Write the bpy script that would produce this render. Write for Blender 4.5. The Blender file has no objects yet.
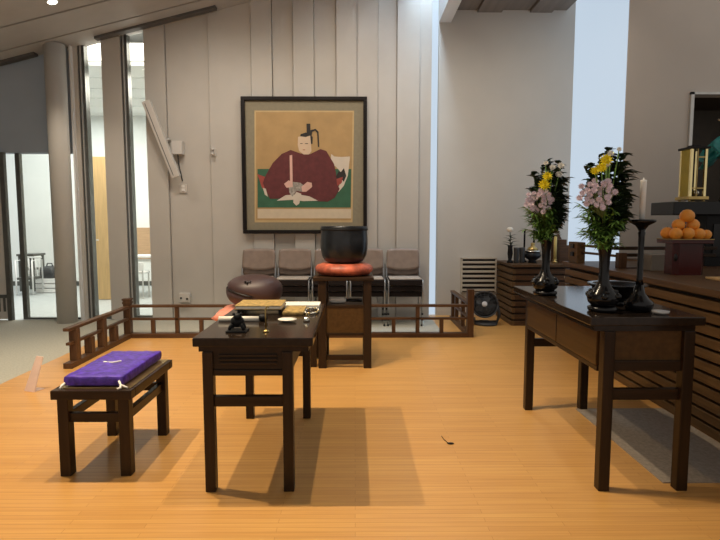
import bpy, bmesh, math, random
from mathutils import Vector, Matrix
random.seed(7)
R = math.radians
PI = math.pi
SC = bpy.context.scene
COL = SC.collection

# ------------------------------------------------------------------ camera
cam_d = bpy.data.cameras.new('camera')
cam = bpy.data.objects.new('camera', cam_d)
COL.objects.link(cam)
cam_d.sensor_width = 36.0
cam_d.lens = 541 / 720 * 36.0
cam_d.clip_start = 0.05
cam.location = (0, 0, 1.3)
cam.rotation_euler = (R(90 - 5.1), 0, R(-0.53))
SC.camera = cam

# ------------------------------------------------------------------ world, exposure, large lights
SC.view_settings.view_transform = 'Standard'
SC.view_settings.look = 'None'
SC.view_settings.gamma = 1
SC.view_settings.exposure = 0.0
W = bpy.data.worlds.new('hall_daylight')
SC.world = W
W.use_nodes = True
W.node_tree.nodes['Background'].inputs[0].default_value = (1.0, 0.93, 0.85, 1)
W.node_tree.nodes['Background'].inputs[1].default_value = 0.47


def area(name, loc, target, sx, sy, power, color):
    d = bpy.data.lights.new(name, 'AREA')
    d.shape = 'RECTANGLE'
    d.size, d.size_y = sx, sy
    d.energy = power
    d.color = color
    o = bpy.data.objects.new(name, d)
    COL.objects.link(o)
    o.location = loc
    o.rotation_euler = (Vector(target) - Vector(loc)).to_track_quat('-Z', 'Y').to_euler()
    return o


def spot(name, loc, target, power, color, size=90, blend=0.6, rad=0.05):
    d = bpy.data.lights.new(name, 'SPOT')
    d.energy = power
    d.color = color
    d.spot_size = R(size)
    d.spot_blend = blend
    d.shadow_soft_size = rad
    o = bpy.data.objects.new(name, d)
    COL.objects.link(o)
    o.location = loc
    o.rotation_euler = (Vector(target) - Vector(loc)).to_track_quat('-Z', 'Y').to_euler()
    return o


SKYC = (0.62, 0.8, 1.0)
WARM = (1.0, 0.82, 0.58)
# daylight falling through the two roof slots on the right
area('skylight_slot', (0.95, 6.6, 5.3), (1.12, 7.2, 3.0), 0.35, 1.6, 100, SKYC)
# ceiling downlights
spot('downlight_beam', (-0.15, 3.0, 4.3), (-0.35, 3.0, 0), 200, WARM, 100, .6, .03)
spot('downlight_beam', (-1.35, 3.05, 4.0), (-1.3, 3.2, 0), 320, WARM, 100, .6, .03)
spot('downlight_beam', (-2.3, 3.0, 3.8), (-1.9, 3.3, 0), 330, WARM, 100, .6, .03)
spot('downlight_beam', (-3.3, 6.08, 3.52), (-3.1, 6.2, 0), 45, (1, .87, .7), 100)
spot('downlight_beam', (-0.6, 4.6, 4.2), (-0.7, 6.6, 1.2), 120, (1, .86, .68), 110, 1.0)
spot('wall_fill', (-2.0, 5.4, 3.85), (-1.7, 7.2, 1.5), 95, (1, .9, .78), 110, 1.0, .15)  # these spots are added to brighten the back and right walls
spot('wall_fill', (0.3, 5.4, 4.4), (0.2, 7.2, 1.5), 110, (1, .9, .78), 110, 1.0, .15)
spot('wall_fill', (2.1, 5.5, 4.1), (2.1, 7.45, 1.6), 95, (1, .9, .76), 110, 1.0, .15)
# the bright corridor behind the glass
area('corridor_light', (-3.6, 8.6, 3.33), (-3.6, 8.6, 0), 3.5, 1.6, 150, (1, .97, .88))
area('corridor_light', (-5.5, 9.3, 3.33), (-5.5, 9.3, 0), 2.5, 2.5, 55, (.9, .98, 1.0))


# ------------------------------------------------------------------ materials
def nodes(name):
    m = bpy.data.materials.new(name)
    m.use_nodes = True
    nt = m.node_tree
    return m, nt, nt.nodes['Principled BSDF']


def mat(name, col, rough=0.5, var=0.08, scale=12, metal=0.0, spec=0.5, bump=0.0, stretch=(1, 1, 1), coat=0.0):
    m, nt, b = nodes(name)
    tc = nt.nodes.new('ShaderNodeTexCoord')
    mp = nt.nodes.new('ShaderNodeMapping')
    mp.inputs['Scale'].default_value = stretch
    nz = nt.nodes.new('ShaderNodeTexNoise')
    nz.inputs['Scale'].default_value = scale
    nz.inputs['Detail'].default_value = 4
    nt.links.new(tc.outputs['Object'], mp.inputs[0])
    nt.links.new(mp.outputs[0], nz.inputs['Vector'])
    cr = nt.nodes.new('ShaderNodeValToRGB')
    cr.color_ramp.elements[0].position = 0.3
    cr.color_ramp.elements[1].position = 0.7
    cr.color_ramp.elements[0].color = tuple(max(0, c * (1 - var)) for c in col[:3]) + (1,)
    cr.color_ramp.elements[1].color = tuple(min(1, c * (1 + var)) for c in col[:3]) + (1,)
    nt.links.new(nz.outputs[0], cr.inputs[0])
    nt.links.new(cr.outputs[0], b.inputs['Base Color'])
    b.inputs['Roughness'].default_value = rough
    b.inputs['Metallic'].default_value = metal
    b.inputs['Specular IOR Level'].default_value = spec
    b.inputs['Coat Weight'].default_value = coat
    b.inputs['Coat Roughness'].default_value = 0.1
    if bump:
        bp = nt.nodes.new('ShaderNodeBump')
        bp.inputs['Strength'].default_value = bump
        bp.inputs['Distance'].default_value = 0.01
        nt.links.new(nz.outputs[0], bp.inputs['Height'])
        nt.links.new(bp.outputs[0], b.inputs['Normal'])
    return m


def emis(name, col, s):
    m, nt, b = nodes(name)
    b.inputs['Base Color'].default_value = (.1, .1, .1, 1)
    b.inputs['Emission Color'].default_value = tuple(col) + (1,)
    b.inputs['Emission Strength'].default_value = s
    return m


def glass_mat():
    m, nt, b = nodes('window_glass')
    nt.nodes.remove(b)
    t = nt.nodes.new('ShaderNodeBsdfTransparent')
    t.inputs[0].default_value = (.97, .97, .95, 1)
    g = nt.nodes.new('ShaderNodeBsdfGlossy')
    g.inputs['Roughness'].default_value = 0.02
    f = nt.nodes.new('ShaderNodeFresnel')
    f.inputs[0].default_value = 1.3
    mx = nt.nodes.new('ShaderNodeMixShader')
    nt.links.new(f.outputs[0], mx.inputs[0])
    nt.links.new(t.outputs[0], mx.inputs[1])
    nt.links.new(g.outputs[0], mx.inputs[2])
    nt.links.new(mx.outputs[0], nt.nodes['Material Output'].inputs[0])
    return m


def floor_mat():
    m, nt, b = nodes('oak_strip_floor')
    tc = nt.nodes.new('ShaderNodeTexCoord')
    br = nt.nodes.new('ShaderNodeTexBrick')
    br.offset = 0.37
    br.inputs['Color1'].default_value = (.57, .29, .082, 1)
    br.inputs['Color2'].default_value = (.63, .335, .10, 1)
    br.inputs['Mortar'].default_value = (.47, .225, .06, 1)
    br.inputs['Scale'].default_value = 1
    br.inputs['Mortar Size'].default_value = 0.0015
    br.inputs['Mortar Smooth'].default_value = 0.3
    br.inputs['Brick Width'].default_value = 0.9
    br.inputs['Row Height'].default_value = 0.035
    nt.links.new(tc.outputs['Object'], br.inputs['Vector'])
    mp = nt.nodes.new('ShaderNodeMapping')
    mp.inputs['Scale'].default_value = (1.2, 45, 1)
    nz = nt.nodes.new('ShaderNodeTexNoise')
    nz.inputs['Scale'].default_value = 1.6
    nz.inputs['Detail'].default_value = 3
    nt.links.new(tc.outputs['Object'], mp.inputs[0])
    nt.links.new(mp.outputs[0], nz.inputs['Vector'])
    mx = nt.nodes.new('ShaderNodeMix')
    mx.data_type = 'RGBA'
    mx.blend_type = 'OVERLAY'
    mx.inputs[0].default_value = 0.3
    nt.links.new(br.outputs['Color'], mx.inputs[6])
    nt.links.new(nz.outputs[0], mx.inputs[7])
    nt.links.new(mx.outputs[2], b.inputs['Base Color'])
    b.inputs['Roughness'].default_value = 0.38
    b.inputs['Specular IOR Level'].default_value = 0.35
    return m


def wood(name, col, rough=0.4, axis='x', var=0.3, coat=0.0, spec=0.22):
    st = {'x': (2, 30, 30), 'y': (30, 2, 30), 'z': (30, 30, 2)}[axis]
    return mat(name, col, rough, var, 1.4, stretch=st, coat=coat, spec=spec)


M = {
    'floor': floor_mat(),
    'carpet': mat('grey_carpet', (.44, .43, .37), .95, .12, 60, spec=.1),
    'rug': mat('dark_grey_carpet_tile', (.33, .275, .22), .95, .15, 60, spec=.1),
    'wall': mat('pale_board_wall', (.52, .49, .445), .75, .03, 3),
    'plaster': mat('pale_plaster', (.56, .53, .48), .85, .03, 2),
    'gwall': mat('warm_grey_plaster', (.60, .55, .50), .85, .03, 2),
    'white': mat('white_paint', (.8, .8, .79), .6, .02, 4),
    'ceil': mat('ceiling_boards', (.43, .415, .40), .7, .04, 5),
    'ceild': mat('dark_ceiling_boards', (.2, .17, .145), .7, .15, 3, stretch=(5, .3, 1)),
    'slot': mat('dark_slot', (.1, .095, .09), .8, .1),
    'bulk': mat('blue_grey_panel', (.36, .42, .50), .7, .03, 3),
    'mull': mat('dark_bronze_mullion', (.14, .14, .13), .3, .1, metal=.7),
    'alu': mat('aluminium_strip', (.62, .62, .6), .35, .05, metal=.5),
    'white_wall': mat('corridor_white', (.85, .87, .85), .7, .02, 3),
    'pale_floor': mat('corridor_floor', (.46, .49, .49), .5, .06, 8),
    'yellow_wood': wood('yellow_door_wood', (.62, .42, .2), .5, 'z', .12),
    'brown_panel': wood('tan_panel_wood', (.52, .34, .2), .5, 'x', .1),
    'walnut': wood('dark_walnut', (.026, .0135, .006), .34, 'x'),
    'walnut_y': wood('dark_walnut_lengthwise', (.026, .0135, .006), .32, 'y'),
    'walnut_z': wood('dark_walnut_upright', (.026, .0135, .006), .36, 'z'),
    'top': wood('polished_walnut_top', (.022, .014, .009), .13, 'y', .2, spec=.3),
    'drawer': wood('oak_brown_drawer', (.070, .036, .011), .4, 'y', .2),
    'rail': wood('rail_brown_wood', (.085, .042, .020), .42, 'x'),
    'railz': wood('rail_brown_wood_upright', (.085, .042, .020), .42, 'z'),
    'raily': wood('rail_brown_wood_lengthwise', (.085, .042, .020), .42, 'y'),
    'slat': wood('slat_brown_wood', (.115, .066, .028), .5, 'y', .3),
    'slatx': wood('slat_brown_wood_cross', (.075, .038, .018), .5, 'x', .3),
    'deck': wood('platform_top_wood', (.10, .055, .027), .45, 'y', .3),
    'black': mat('black_lacquer', (.005, .005, .006), .2, .2, 8, spec=.35),
    'blackm': mat('black_matt', (.009, .009, .010), .5, .2, 10, spec=.2),
    'bell': mat('black_bronze', (.010, .012, .016), .28, .3, 14, spec=.4, bump=.1),
    'redlac': mat('dark_red_lacquer', (.06, .010, .009), .22, .15, 6, spec=.4),
    'purple': mat('purple_damask', (.075, .028, .36), .5, .5, 30, bump=.4),
    'cord': mat('white_cord', (.85, .82, .75), .6, .05),
    'redcush': mat('red_brocade', (.42, .10, .055), .4, .7, 11, bump=.3),
    'salmon': mat('salmon_cloth', (.72, .26, .18), .6, .12, 20),
    'mokugyo': mat('purple_brown_lacquer', (.05, .027, .028), .45, .2, 5),
    'groove': mat('dark_groove', (.008, .005, .005), .5, .1),
    'slat_gap': mat('slat_backing', (.05, .028, .014), .7, .1),
    'daylit': emis('daylight_glow', (.66, .80, .95), .76),  # emission stands in for bluish daylight on the pale walls
    'gold': mat('gilt_metal', (.34, .24, .035), .25, .12, 9, metal=1),
    'gold_edge': mat('bright_gilt', (.95, .80, .42), .25, .05, 9, metal=1),
    'brass': mat('aged_brass', (.5, .36, .14), .35, .2, 12, metal=1),
    'brocade': mat('gold_brocade', (.50, .34, .12), .45, .5, 45, metal=.3, bump=.3),
    'paper': mat('white_paper', (.82, .78, .68), .7, .05, 10),
    'silver': mat('silver_metal', (.6, .58, .52), .25, .08, metal=1),
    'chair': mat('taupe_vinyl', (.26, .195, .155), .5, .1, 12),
    'chair_lit_top': mat('vinyl_lit_top', (.48, .42, .36), .45, .05, 12),  # seat top made paler, light from above put into its colour
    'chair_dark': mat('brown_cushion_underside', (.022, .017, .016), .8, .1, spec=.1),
    'chrome': mat('satin_steel_tube', (.5, .5, .5), .3, .05, metal=.9),
    'frame': mat('black_brown_frame', (.010, .007, .006), .4, .2, spec=.2),
    'mat_board': mat('olive_grey_mount', (.25, .22, .15), .8, .06, 25),
    'p_ochre': mat('ochre_ground', (.42, .27, .115), .75, .10, 5),
    'p_gold': mat('pale_gold_line', (.52, .38, .19), .7, .06, 10),
    'p_green': mat('green_ground', (.035, .12, .065), .75, .12, 8),
    'p_maroon': mat('maroon_robe', (.115, .023, .024), .75, .18, 14),
    'p_red': mat('red_lining', (.32, .06, .045), .75, .15, 14),
    'p_skin': mat('painted_skin', (.62, .47, .33), .75, .04, 12),
    'p_black': mat('painted_black', (.02, .016, .014), .7, .1),
    'p_white': mat('painted_white', (.62, .54, .44), .75, .05, 9),
    'p_grey': mat('painted_grey', (.33, .30, .26), .75, .4, 40),
    'p_pink': mat('painted_pink', (.68, .42, .34), .75, .06),
    'p_cream': mat('painted_cream', (.60, .50, .36), .75, .05),
    'orange': mat('orange_peel', (.86, .34, .045), .42, .12, 9, bump=.2),
    'stalk': mat('green_stalk', (.10, .13, .03), .6, .2),
    'leafd': mat('dark_green_leaf', (.022, .045, .016), .45, .45, 14),
    'leafg': mat('fresh_green_leaf', (.14, .27, .05), .5, .35, 14),
    'pinkf': mat('mauve_petal', (.80, .68, .74), .6, .12, 20),
    'yellowf': mat('yellow_petal', (.84, .70, .02), .55, .1, 20),
    'whitef': mat('white_petal', (.78, .76, .70), .6, .06, 20),
    'teal': mat('teal_enamel', (.025, .27, .26), .4, .3, 12),
    'wax': mat('white_wax', (.86, .84, .80), .45, .02),
    'ywax': mat('yellow_wax', (.66, .52, .18), .45, .05),
    'plastic': mat('white_plastic', (.58, .55, .51), .45, .03),
    'fan': mat('dark_grey_plastic', (.045, .047, .05), .5, .1),
    'fan_pale': mat('pale_hub', (.6, .6, .6), .5, .05),
    'ventw': mat('pale_vent_blades', (.52, .46, .37), .6, .04),
    'pink': mat('pink_paper_card', (.80, .62, .54), .7, .06),
    'niche': mat('dark_brown_niche', (.05, .036, .022), .6, .3, 3),
    'stone': mat('grey_brown_block', (.24, .21, .18), .7, .1, 6),
    'glass': glass_mat(),
    'lamp': emis('lamp_face', (1, .9, .72), 14),
    'cove': emis('cove_tube', (1, .96, .86), 5),
}


# ------------------------------------------------------------------ mesh helpers
class B:
    """collects shapes (world coordinates) that become ONE mesh"""

    def __init__(s):
        s.b = bmesh.new()

    def _mi(s, vs, mi):
        if mi:
            for f in {f for v in vs for f in v.link_faces}:
                f.material_index = mi

    def box(s, x0, x1, y0, y1, z0, z1, bev=0.0, mi=0, mx=None):
        t = bmesh.new()
        bmesh.ops.create_cube(t, size=1)
        for v in t.verts:
            v.co = Vector(((x0 + x1) / 2 + v.co.x * (x1 - x0), (y0 + y1) / 2 + v.co.y * (y1 - y0), (z0 + z1) / 2 + v.co.z * (z1 - z0)))
        if bev:
            bmesh.ops.bevel(t, geom=list(t.edges), offset=bev, segments=2, affect='EDGES', profile=.6)
        return s.merge(t, mx, mi)

    def merge(s, t, mx=None, mi=0, smooth=False):
        if mx is not None:
            bmesh.ops.transform(t, matrix=mx, verts=t.verts)
        vm = {}
        for v in t.verts:
            vm[v] = s.b.verts.new(v.co)
        for f in t.faces:
            try:
                nf = s.b.faces.new([vm[v] for v in f.verts])
                nf.material_index = mi if mi else f.material_index
                nf.smooth = smooth or f.smooth
            except ValueError:
                pass
        t.free()
        return s

    def lathe(s, c, prof, n=24, mi=0, axis='z', mx=None):
        t = bmesh.new()
        rings = []
        for r, z in prof:
            if r < 1e-5:
                rings.append([t.verts.new((0, 0, z))])
            else:
                rings.append([t.verts.new((r * math.cos(2 * PI * k / n), r * math.sin(2 * PI * k / n), z)) for k in range(n)])
        for a, b in zip(rings, rings[1:]):
            for k in range(n):
                q = [a[k % len(a)], a[(k + 1) % len(a)], b[(k + 1) % len(b)], b[k % len(b)]]
                u = []
                for v in q:
                    if v not in u:
                        u.append(v)
                if len(u) > 2:
                    try:
                        t.faces.new(u).smooth = True
                    except ValueError:
                        pass
        for ring, flip in ((rings[0], 1), (rings[-1], 0)):
            if len(ring) > 1:
                t.faces.new(ring[::-1] if flip else ring)
        m = Matrix.Translation(Vector(c))
        if axis == 'x':
            m = m @ Matrix.Rotation(PI / 2, 4, 'Y')
        elif axis == 'y':
            m = m @ Matrix.Rotation(-PI / 2, 4, 'X')
        if mx is not None:
            m = m @ mx
        return s.merge(t, m, mi)

    def tube(s, pts, r, n=8, mi=0):
        pts = [Vector(p) for p in pts]
        rs = r if isinstance(r, (list, tuple)) else [r] * len(pts)
        t = bmesh.new()
        rings = []
        for i, p in enumerate(pts):
            d = (pts[min(i + 1, len(pts) - 1)] - pts[max(i - 1, 0)]).normalized()
            u = d.orthogonal().normalized() if i == 0 else (u - d * u.dot(d)).normalized()
            w = d.cross(u)
            rings.append([t.verts.new(p + (u * math.cos(2 * PI * k / n) + w * math.sin(2 * PI * k / n)) * rs[i]) for k in range(n)])
        for a, b in zip(rings, rings[1:]):
            for k in range(n):
                t.faces.new((a[k], a[(k + 1) % n], b[(k + 1) % n], b[k])).smooth = True
        t.faces.new(rings[0][::-1])
        t.faces.new(rings[-1])
        return s.merge(t, None, mi)

    def ball(s, c, rx, ry=None, rz=None, mi=0, sub=3, rot=None):
        t = bmesh.new()
        bmesh.ops.create_icosphere(t, subdivisions=sub, radius=1)
        m = Matrix.Translation(Vector(c))
        if rot is not None:
            m = m @ rot
        m = m @ Matrix.Diagonal((rx, ry or rx, rz or rx, 1))
        for f in t.faces:
            f.smooth = True
        return s.merge(t, m, mi)

    def prism(s, pts, y0, y1, mi=0):
        """outline in x,z extruded along y (front face at y0)"""
        t = bmesh.new()
        a = [t.verts.new((x, y0, z)) for x, z in pts]
        b = [t.verts.new((x, y1, z)) for x, z in pts]
        n = len(pts)
        t.faces.new(a)
        t.faces.new(b[::-1])
        for k in range(n):
            t.faces.new((a[k], b[k], b[(k + 1) % n], a[(k + 1) % n]))
        bmesh.ops.recalc_face_normals(t, faces=t.faces)
        return s.merge(t, None, mi)

    def leaf(s, p, d, L, w, up=Vector((0, 0, 1)), mi=0, droop=0.25):
        p = Vector(p)
        d = Vector(d).normalized()
        sd = d.cross(up)
        if sd.length < 1e-3:
            sd = d.orthogonal()
        sd.normalize()
        nn = sd.cross(d).normalized()
        vs = []
        for t_, ww, dz in ((0, .1, 0), (.3, 1, .0), (.65, .8, -droop * .35), (1, 0, -droop)):
            c = p + d * (L * t_) + nn * (L * dz)
            if ww == 0:
                vs.append([s.b.verts.new(c)])
            else:
                vs.append([s.b.verts.new(c - sd * w * ww + nn * w * .35), s.b.verts.new(c), s.b.verts.new(c + sd * w * ww + nn * w * .35)])
        for a, b in zip(vs, vs[1:]):
            if len(b) == 3:
                fs = [(a[0], a[1], b[1], b[0]), (a[1], a[2], b[2], b[1])]
            else:
                fs = [(a[0], a[1], b[0]), (a[1], a[2], b[0])]
            for f in fs:
                nf = s.b.faces.new(f)
                nf.material_index = mi
                nf.smooth = True
        return s


def rootloc(p):
    v = Vector((0, 0, 0))
    while p is not None:
        v += Vector(p.location)
        p = p.parent
    return v


def obj(name, bld, mats, parent=None, loc=None):
    me = bpy.data.meshes.new(name)
    if isinstance(mats, str):
        mats = [mats]
    off = rootloc(parent) if parent else Vector(loc or (0, 0, 0))
    bmesh.ops.translate(bld.b, verts=bld.b.verts, vec=-off)
    bmesh.ops.recalc_face_normals(bld.b, faces=bld.b.faces)
    bld.b.to_mesh(me)
    bld.b.free()
    for k in mats:
        me.materials.append(M[k])
    o = bpy.data.objects.new(name, me)
    COL.objects.link(o)
    if parent:
        o.parent = parent
    else:
        o.location = off
    return o


def tag(o, label, cat, group=None, kind=None):
    if label:
        o['label'] = label
    if cat:
        o['category'] = cat
    if group:
        o['group'] = group
    if kind:
        o['kind'] = kind
    return o


def thing(name, label, cat, loc=(0, 0, 0), group=None):
    o = bpy.data.objects.new(name, None)
    COL.objects.link(o)
    o.location = loc
    o.empty_display_size = .1
    return tag(o, label, cat, group)


def struct(name, bld, mats, parent=None, label=None):
    o = obj(name, bld, mats, parent)
    if not parent:
        o['kind'] = 'structure'
        if label:
            o['label'] = label
    return o


def dup(root, loc, label=None, group=None):
    r = root.copy()
    COL.objects.link(r)
    r.location = loc
    if label:
        r['label'] = label
    if group:
        r['group'] = group
    for ch in list(root.children):
        c = ch.copy()
        COL.objects.link(c)
        c.parent = r
        for g in list(ch.children):
            d = g.copy()
            COL.objects.link(d)
            d.parent = c
    return r


# ================================================================== THE SETTING
b = B().box(-2.85, 6, -1.5, 6.09, -.12, 0).box(1.03, 6, 6.09, 7.45, -.12, 0)
struct('floor', b, 'floor', label='orange-brown strip wood floor of the hall')
b = B().box(-8, -2.85, -1.5, 7.14, -.12, 0).box(-2.85, 1.03, 6.09, 7.14, -.12, 0)
struct('floor_carpet', b, 'carpet', label='grey-green carpet around the wood floor')

# sloping ceiling on the left, boards running across the hall
def HC(x):
    return 4.424 + .25 * x
b = B()
ys = [7.28, 6.80, 6.25, 5.68, 5.1, 4.5, 3.9, 3.3, 2.7, 2.1, 1.5, .9, .3]
for y1, y0 in zip(ys, ys[1:]):
    t = bmesh.new()
    vs = [t.verts.new((x, y, HC(x) + dz)) for dz in (0, .05) for x in (-8, .78) for y in (y0 + .018, y1 - .018)]
    for f in ((0, 1, 3, 2), (4, 5, 7, 6), (0, 1, 5, 4), (2, 3, 7, 6), (0, 2, 6, 4), (1, 3, 7, 5)):
        t.faces.new([vs[i] for i in f])
    b.merge(t)
t = bmesh.new()
vs = [t.verts.new((x, y, HC(x) + .05 + dz)) for dz in (0, .1) for x in (-8, .78) for y in (.3, 7.28)]
for f in ((0, 1, 3, 2), (4, 5, 7, 6), (0, 1, 5, 4), (2, 3, 7, 6), (0, 2, 6, 4), (1, 3, 7, 5)):
    t.faces.new([vs[i] for i in f]).material_index = 1
b.merge(t)
struct('ceiling', b, ['ceil', 'slot'], label='sloping grey boarded ceiling over the left of the hall')
# air slots at the head of the back wall
for i, (x0, x1) in enumerate(((-5.2, -4.02), (-3.26, -1.74))):
    b = B()
    t = bmesh.new()
    vs = [t.verts.new((x, y, HC(x) - dz)) for dz in (.0, .03) for x in (x0, x1) for y in (7.02, 7.12)]
    for f in ((0, 1, 3, 2), (4, 5, 7, 6), (0, 1, 5, 4), (2, 3, 7, 6), (0, 2, 6, 4), (1, 3, 7, 5)):
        t.faces.new([vs[k] for k in f])
    b.merge(t)
    struct('trim_%d' % (i + 1), b, 'slot', label='dark air slot along the head of the back wall')

# right ceiling, its edge beam, roof slots
b = B()
for i, (x0, x1) in enumerate(((1.28, 1.62), (1.63, 1.95), (1.96, 2.32), (2.33, 2.62), (2.63, 2.82))):
    b.box(x0, x1, .3, 7.45, 4.10 - .03 * (i % 2), 4.3)
struct('ceiling_right', b, 'ceild', label='dark brown boarded ceiling over the altar side')
struct('trim_3', B().box(1.12, 1.28, .3, 7.45, 3.94, 4.75), 'white', label='pale edge beam of the right ceiling')

# back wall of staggered boards
b = B()
xs = [(-2.434, 0), (-1.885, .02), (-1.334, .04), (-1.065, 0), (-.795, .04), (-.525, 0), (-.242, .04), (.028, .035), (.298, 0), (.543, .03), (.84, -.02), (1.0, 0)]
for (x0, d), (x1, _) in zip(xs, xs[1:]):
    b.box(x0 + .0035, x1 - .0035, 7.2 - d, 7.29, 0, HC(x1) + .05)
b.box(-2.43, .996, 7.24, 7.32, 0, 4.9)
struct('wall_back', b, 'wall', label='pale back wall of tall staggered boards')
for i, (x0, x1) in enumerate(((-3.603, -3.55), (-3.245, -2.998), (-2.70, -2.438))):
    struct('wall_back_pier' if i == 0 else 'wall_back_pier.00%d' % i, B().box(x0, x1, 7.16, 7.32, 0, HC(x1) + .05), 'wall',
           label='tall pale board pier between the narrow windows')
struct('wall_back_bulkhead', B().box(-8, -3.625, 7.16, 7.30, 2.19, 3.75), 'bulk', label='blue-grey wall panel over the glass door')
struct('column', B().lathe((-3.735, 6.98, 0), [(.122, 0), (.122, HC(-3.735))], 32), 'plaster', label='round white column by the glass door')
b = B().box(-3.625, -3.603, 7.1, 7.3, 0, HC(-3.6) + .02)
struct('trim_4', b, 'white', label='bright metal strip beside the round column')

# narrow floor-to-ceiling windows and the sliding glass door
def window(n, x0, x1, z1, label, xm):
    w = bpy.data.objects.new('window_%d' % n, None)
    COL.objects.link(w)
    w.location = (x0, 7.2, 0)
    w['kind'] = 'structure'
    w['label'] = label
    b = B()
    for xa, xb, ya in xm:
        b.box(xa, xb, ya, 7.3, 0, z1)
    b.box(x0, x1, 7.22, 7.28, 0, .04)
    obj('window_frame', b, 'mull', w)
    obj('window_trim', B().box(xm[0][1] + .001, xm[0][1] + .012, 7.17, 7.21, 0, z1), 'alu', w)
    obj('window_pane', B().box(xm[-1][1], x1, 7.245, 7.253, .04, z1), 'glass', w)
    return w


window(1, -3.55, -3.245, 3.62, 'narrow tall window nearest the round column, yellow door behind it', ((-3.545, -3.525, 7.17), (-3.51, -3.475, 7.19)))
window(2, -2.998, -2.70, 3.74, 'narrow tall window beside the wall speaker, white table behind it', ((-2.993, -2.973, 7.17), (-2.96, -2.925, 7.19)))
w = bpy.data.objects.new('door_1', None)
COL.objects.link(w)
w.location = (-4.5, 7.2, 0)
w['kind'] = 'structure'
w['label'] = 'sliding glass door into the bright corridor'
b = B().box(-4.44, -4.38, 7.2, 7.26, 0, 2.19).box(-4.38, -3.625, 7.2, 7.26, 0, .02)
obj('door_frame', b, 'mull', w)
obj('door_pane', B().box(-4.38, -3.625, 7.225, 7.233, .02, 2.19), 'glass', w)
w = bpy.data.objects.new('door_2', None)
COL.objects.link(w)
w.location = (-4.9, 7.1, 0)
w['kind'] = 'structure'
w['label'] = 'pale door leaf with a dark emblem at the left edge'
obj('door_leaf', B().box(-5.5, -4.575, 7.1, 7.15, .02, 2.18), 'wall', w)
obj('door_edge', B().box(-4.575, -4.52, 7.09, 7.15, .0, 2.19), 'mull', w)
b = B()
for x0, x1, z0, z1 in ((-4.78, -4.575, .30, .345), (-4.70, -4.668, .12, .30), (-4.63, -4.60, .12, .30), (-4.78, -4.745, .12, .30)):
    b.box(x0, x1, 7.094, 7.1, z0, z1)
obj('emblem', b, 'mull', w)

# corridor behind
struct('floor_corridor', B().box(-9, -.5, 7.14, 11.2, -.12, -.002), 'pale_floor', label='pale corridor floor behind the glass')
struct('wall_corridor', B().box(-9, -.5, 11.05, 11.2, 0, 3.6), 'white_wall', label='bright white corridor wall behind the glass')
struct('wall_corridor_left', B().box(-9.1, -9, 7.3, 11.2, 0, 3.6), 'white_wall')
struct('wall_corridor_right', B().box(-.5, -.4, 7.35, 11.2, 0, 3.6), 'white_wall')
b = B()
y = 7.55
while y < 11:
    b.box(-9, -.5, y, y + .622, 3.4, 3.45)
    y += .65
b.box(-9, -.5, 7.6, 11.2, 3.45, 3.5, mi=1)
b.box(-9, -.5, 7.34, 11.2, 3.95, 4.0)
struct('ceiling_corridor', b, ['white_wall', 'slot'], label='boarded white corridor ceiling')
struct('baseboard_corridor', B().box(-9, -.5, 11.03, 11.05, 0, .09), 'mull')
struct('wall_corridor_panel', B().box(-5.4, -3.9, 11.0, 11.05, .55, 1.18), 'brown_panel', label='low tan wood panel on the corridor wall')

# recess and right-hand walls
struct('window_3', B().box(1.0, 1.13, 7.53, 7.55, 0, 6), 'daylit', label='narrow tall bluish glowing strip beside the board wall')  # pane added to glow in front of the white recess wall
struct('wall_recess', B().box(.9, 1.4, 7.62, 7.7, 0, 6), 'white')
struct('wall_right_back', B().box(1.125, 3.1, 7.45, 7.6, 0, 5.5), 'plaster', label='plain pale plaster wall behind the corner altar')
struct('window_4', B().box(2.938, 2.943, 6.005, 7.45, .0, 6), 'daylit', label='tall bluish glowing panel facing the hall beside the grey wall')  # added emissive pane, gives the solid side wall behind its daylight look
struct('wall_right_side', B().box(2.96, 3.15, 6.16, 7.44, 0, 6), 'white')
b = B()
b.box(2.945, 3.66, 6.0, 6.15, 0, 5.5).box(3.66, 6, 6.0, 6.15, 2.68, 5.5).box(5.3, 6, 6.0, 6.15, 0, 2.68)
struct('wall_right', b, 'gwall', label='warm grey wall around the altar niche')
b = B().box(3.6, 5.4, 6.85, 6.95, .5, 2.8).box(3.56, 3.66, 6.15, 6.95, .5, 2.8).box(5.3, 5.4, 6.15, 6.95, .5, 2.8).box(3.6, 5.4, 6.15, 6.95, 2.68, 2.8)
struct('wall_right_niche', b, 'niche', label='dark brown niche in the grey wall')
struct('trim_5', B().box(3.645, 3.68, 5.97, 6.02, .9, 2.70).box(3.645, 5.3, 5.97, 6.02, 2.675, 2.70), 'alu', label='pale edge trim of the niche')
# sides of the roof slots
struct('wall_slot', B().box(.74, .78, .3, 7.7, HC(.78) + .15, 6).box(1.12, 1.28, .3, 7.45, 4.75, 6), 'white', label='white sides of the roof light slot')
# bare side wall far left
struct('wall_left', B().box(-8.1, -8, -1.5, 7.2, 0, 4), 'wall', label='pale left wall of the hall')

# ================================================================== ALTAR PLATFORM (right)
def slats(b, x0, x1, y0, y1, z0, z1, n, frac=.66, mi=0):
    p = (z1 - z0) / n
    for k in range(n):
        b.box(x0, x1, y0, y1, z0 + k * p, z0 + (k + frac) * p, .004, mi)


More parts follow.
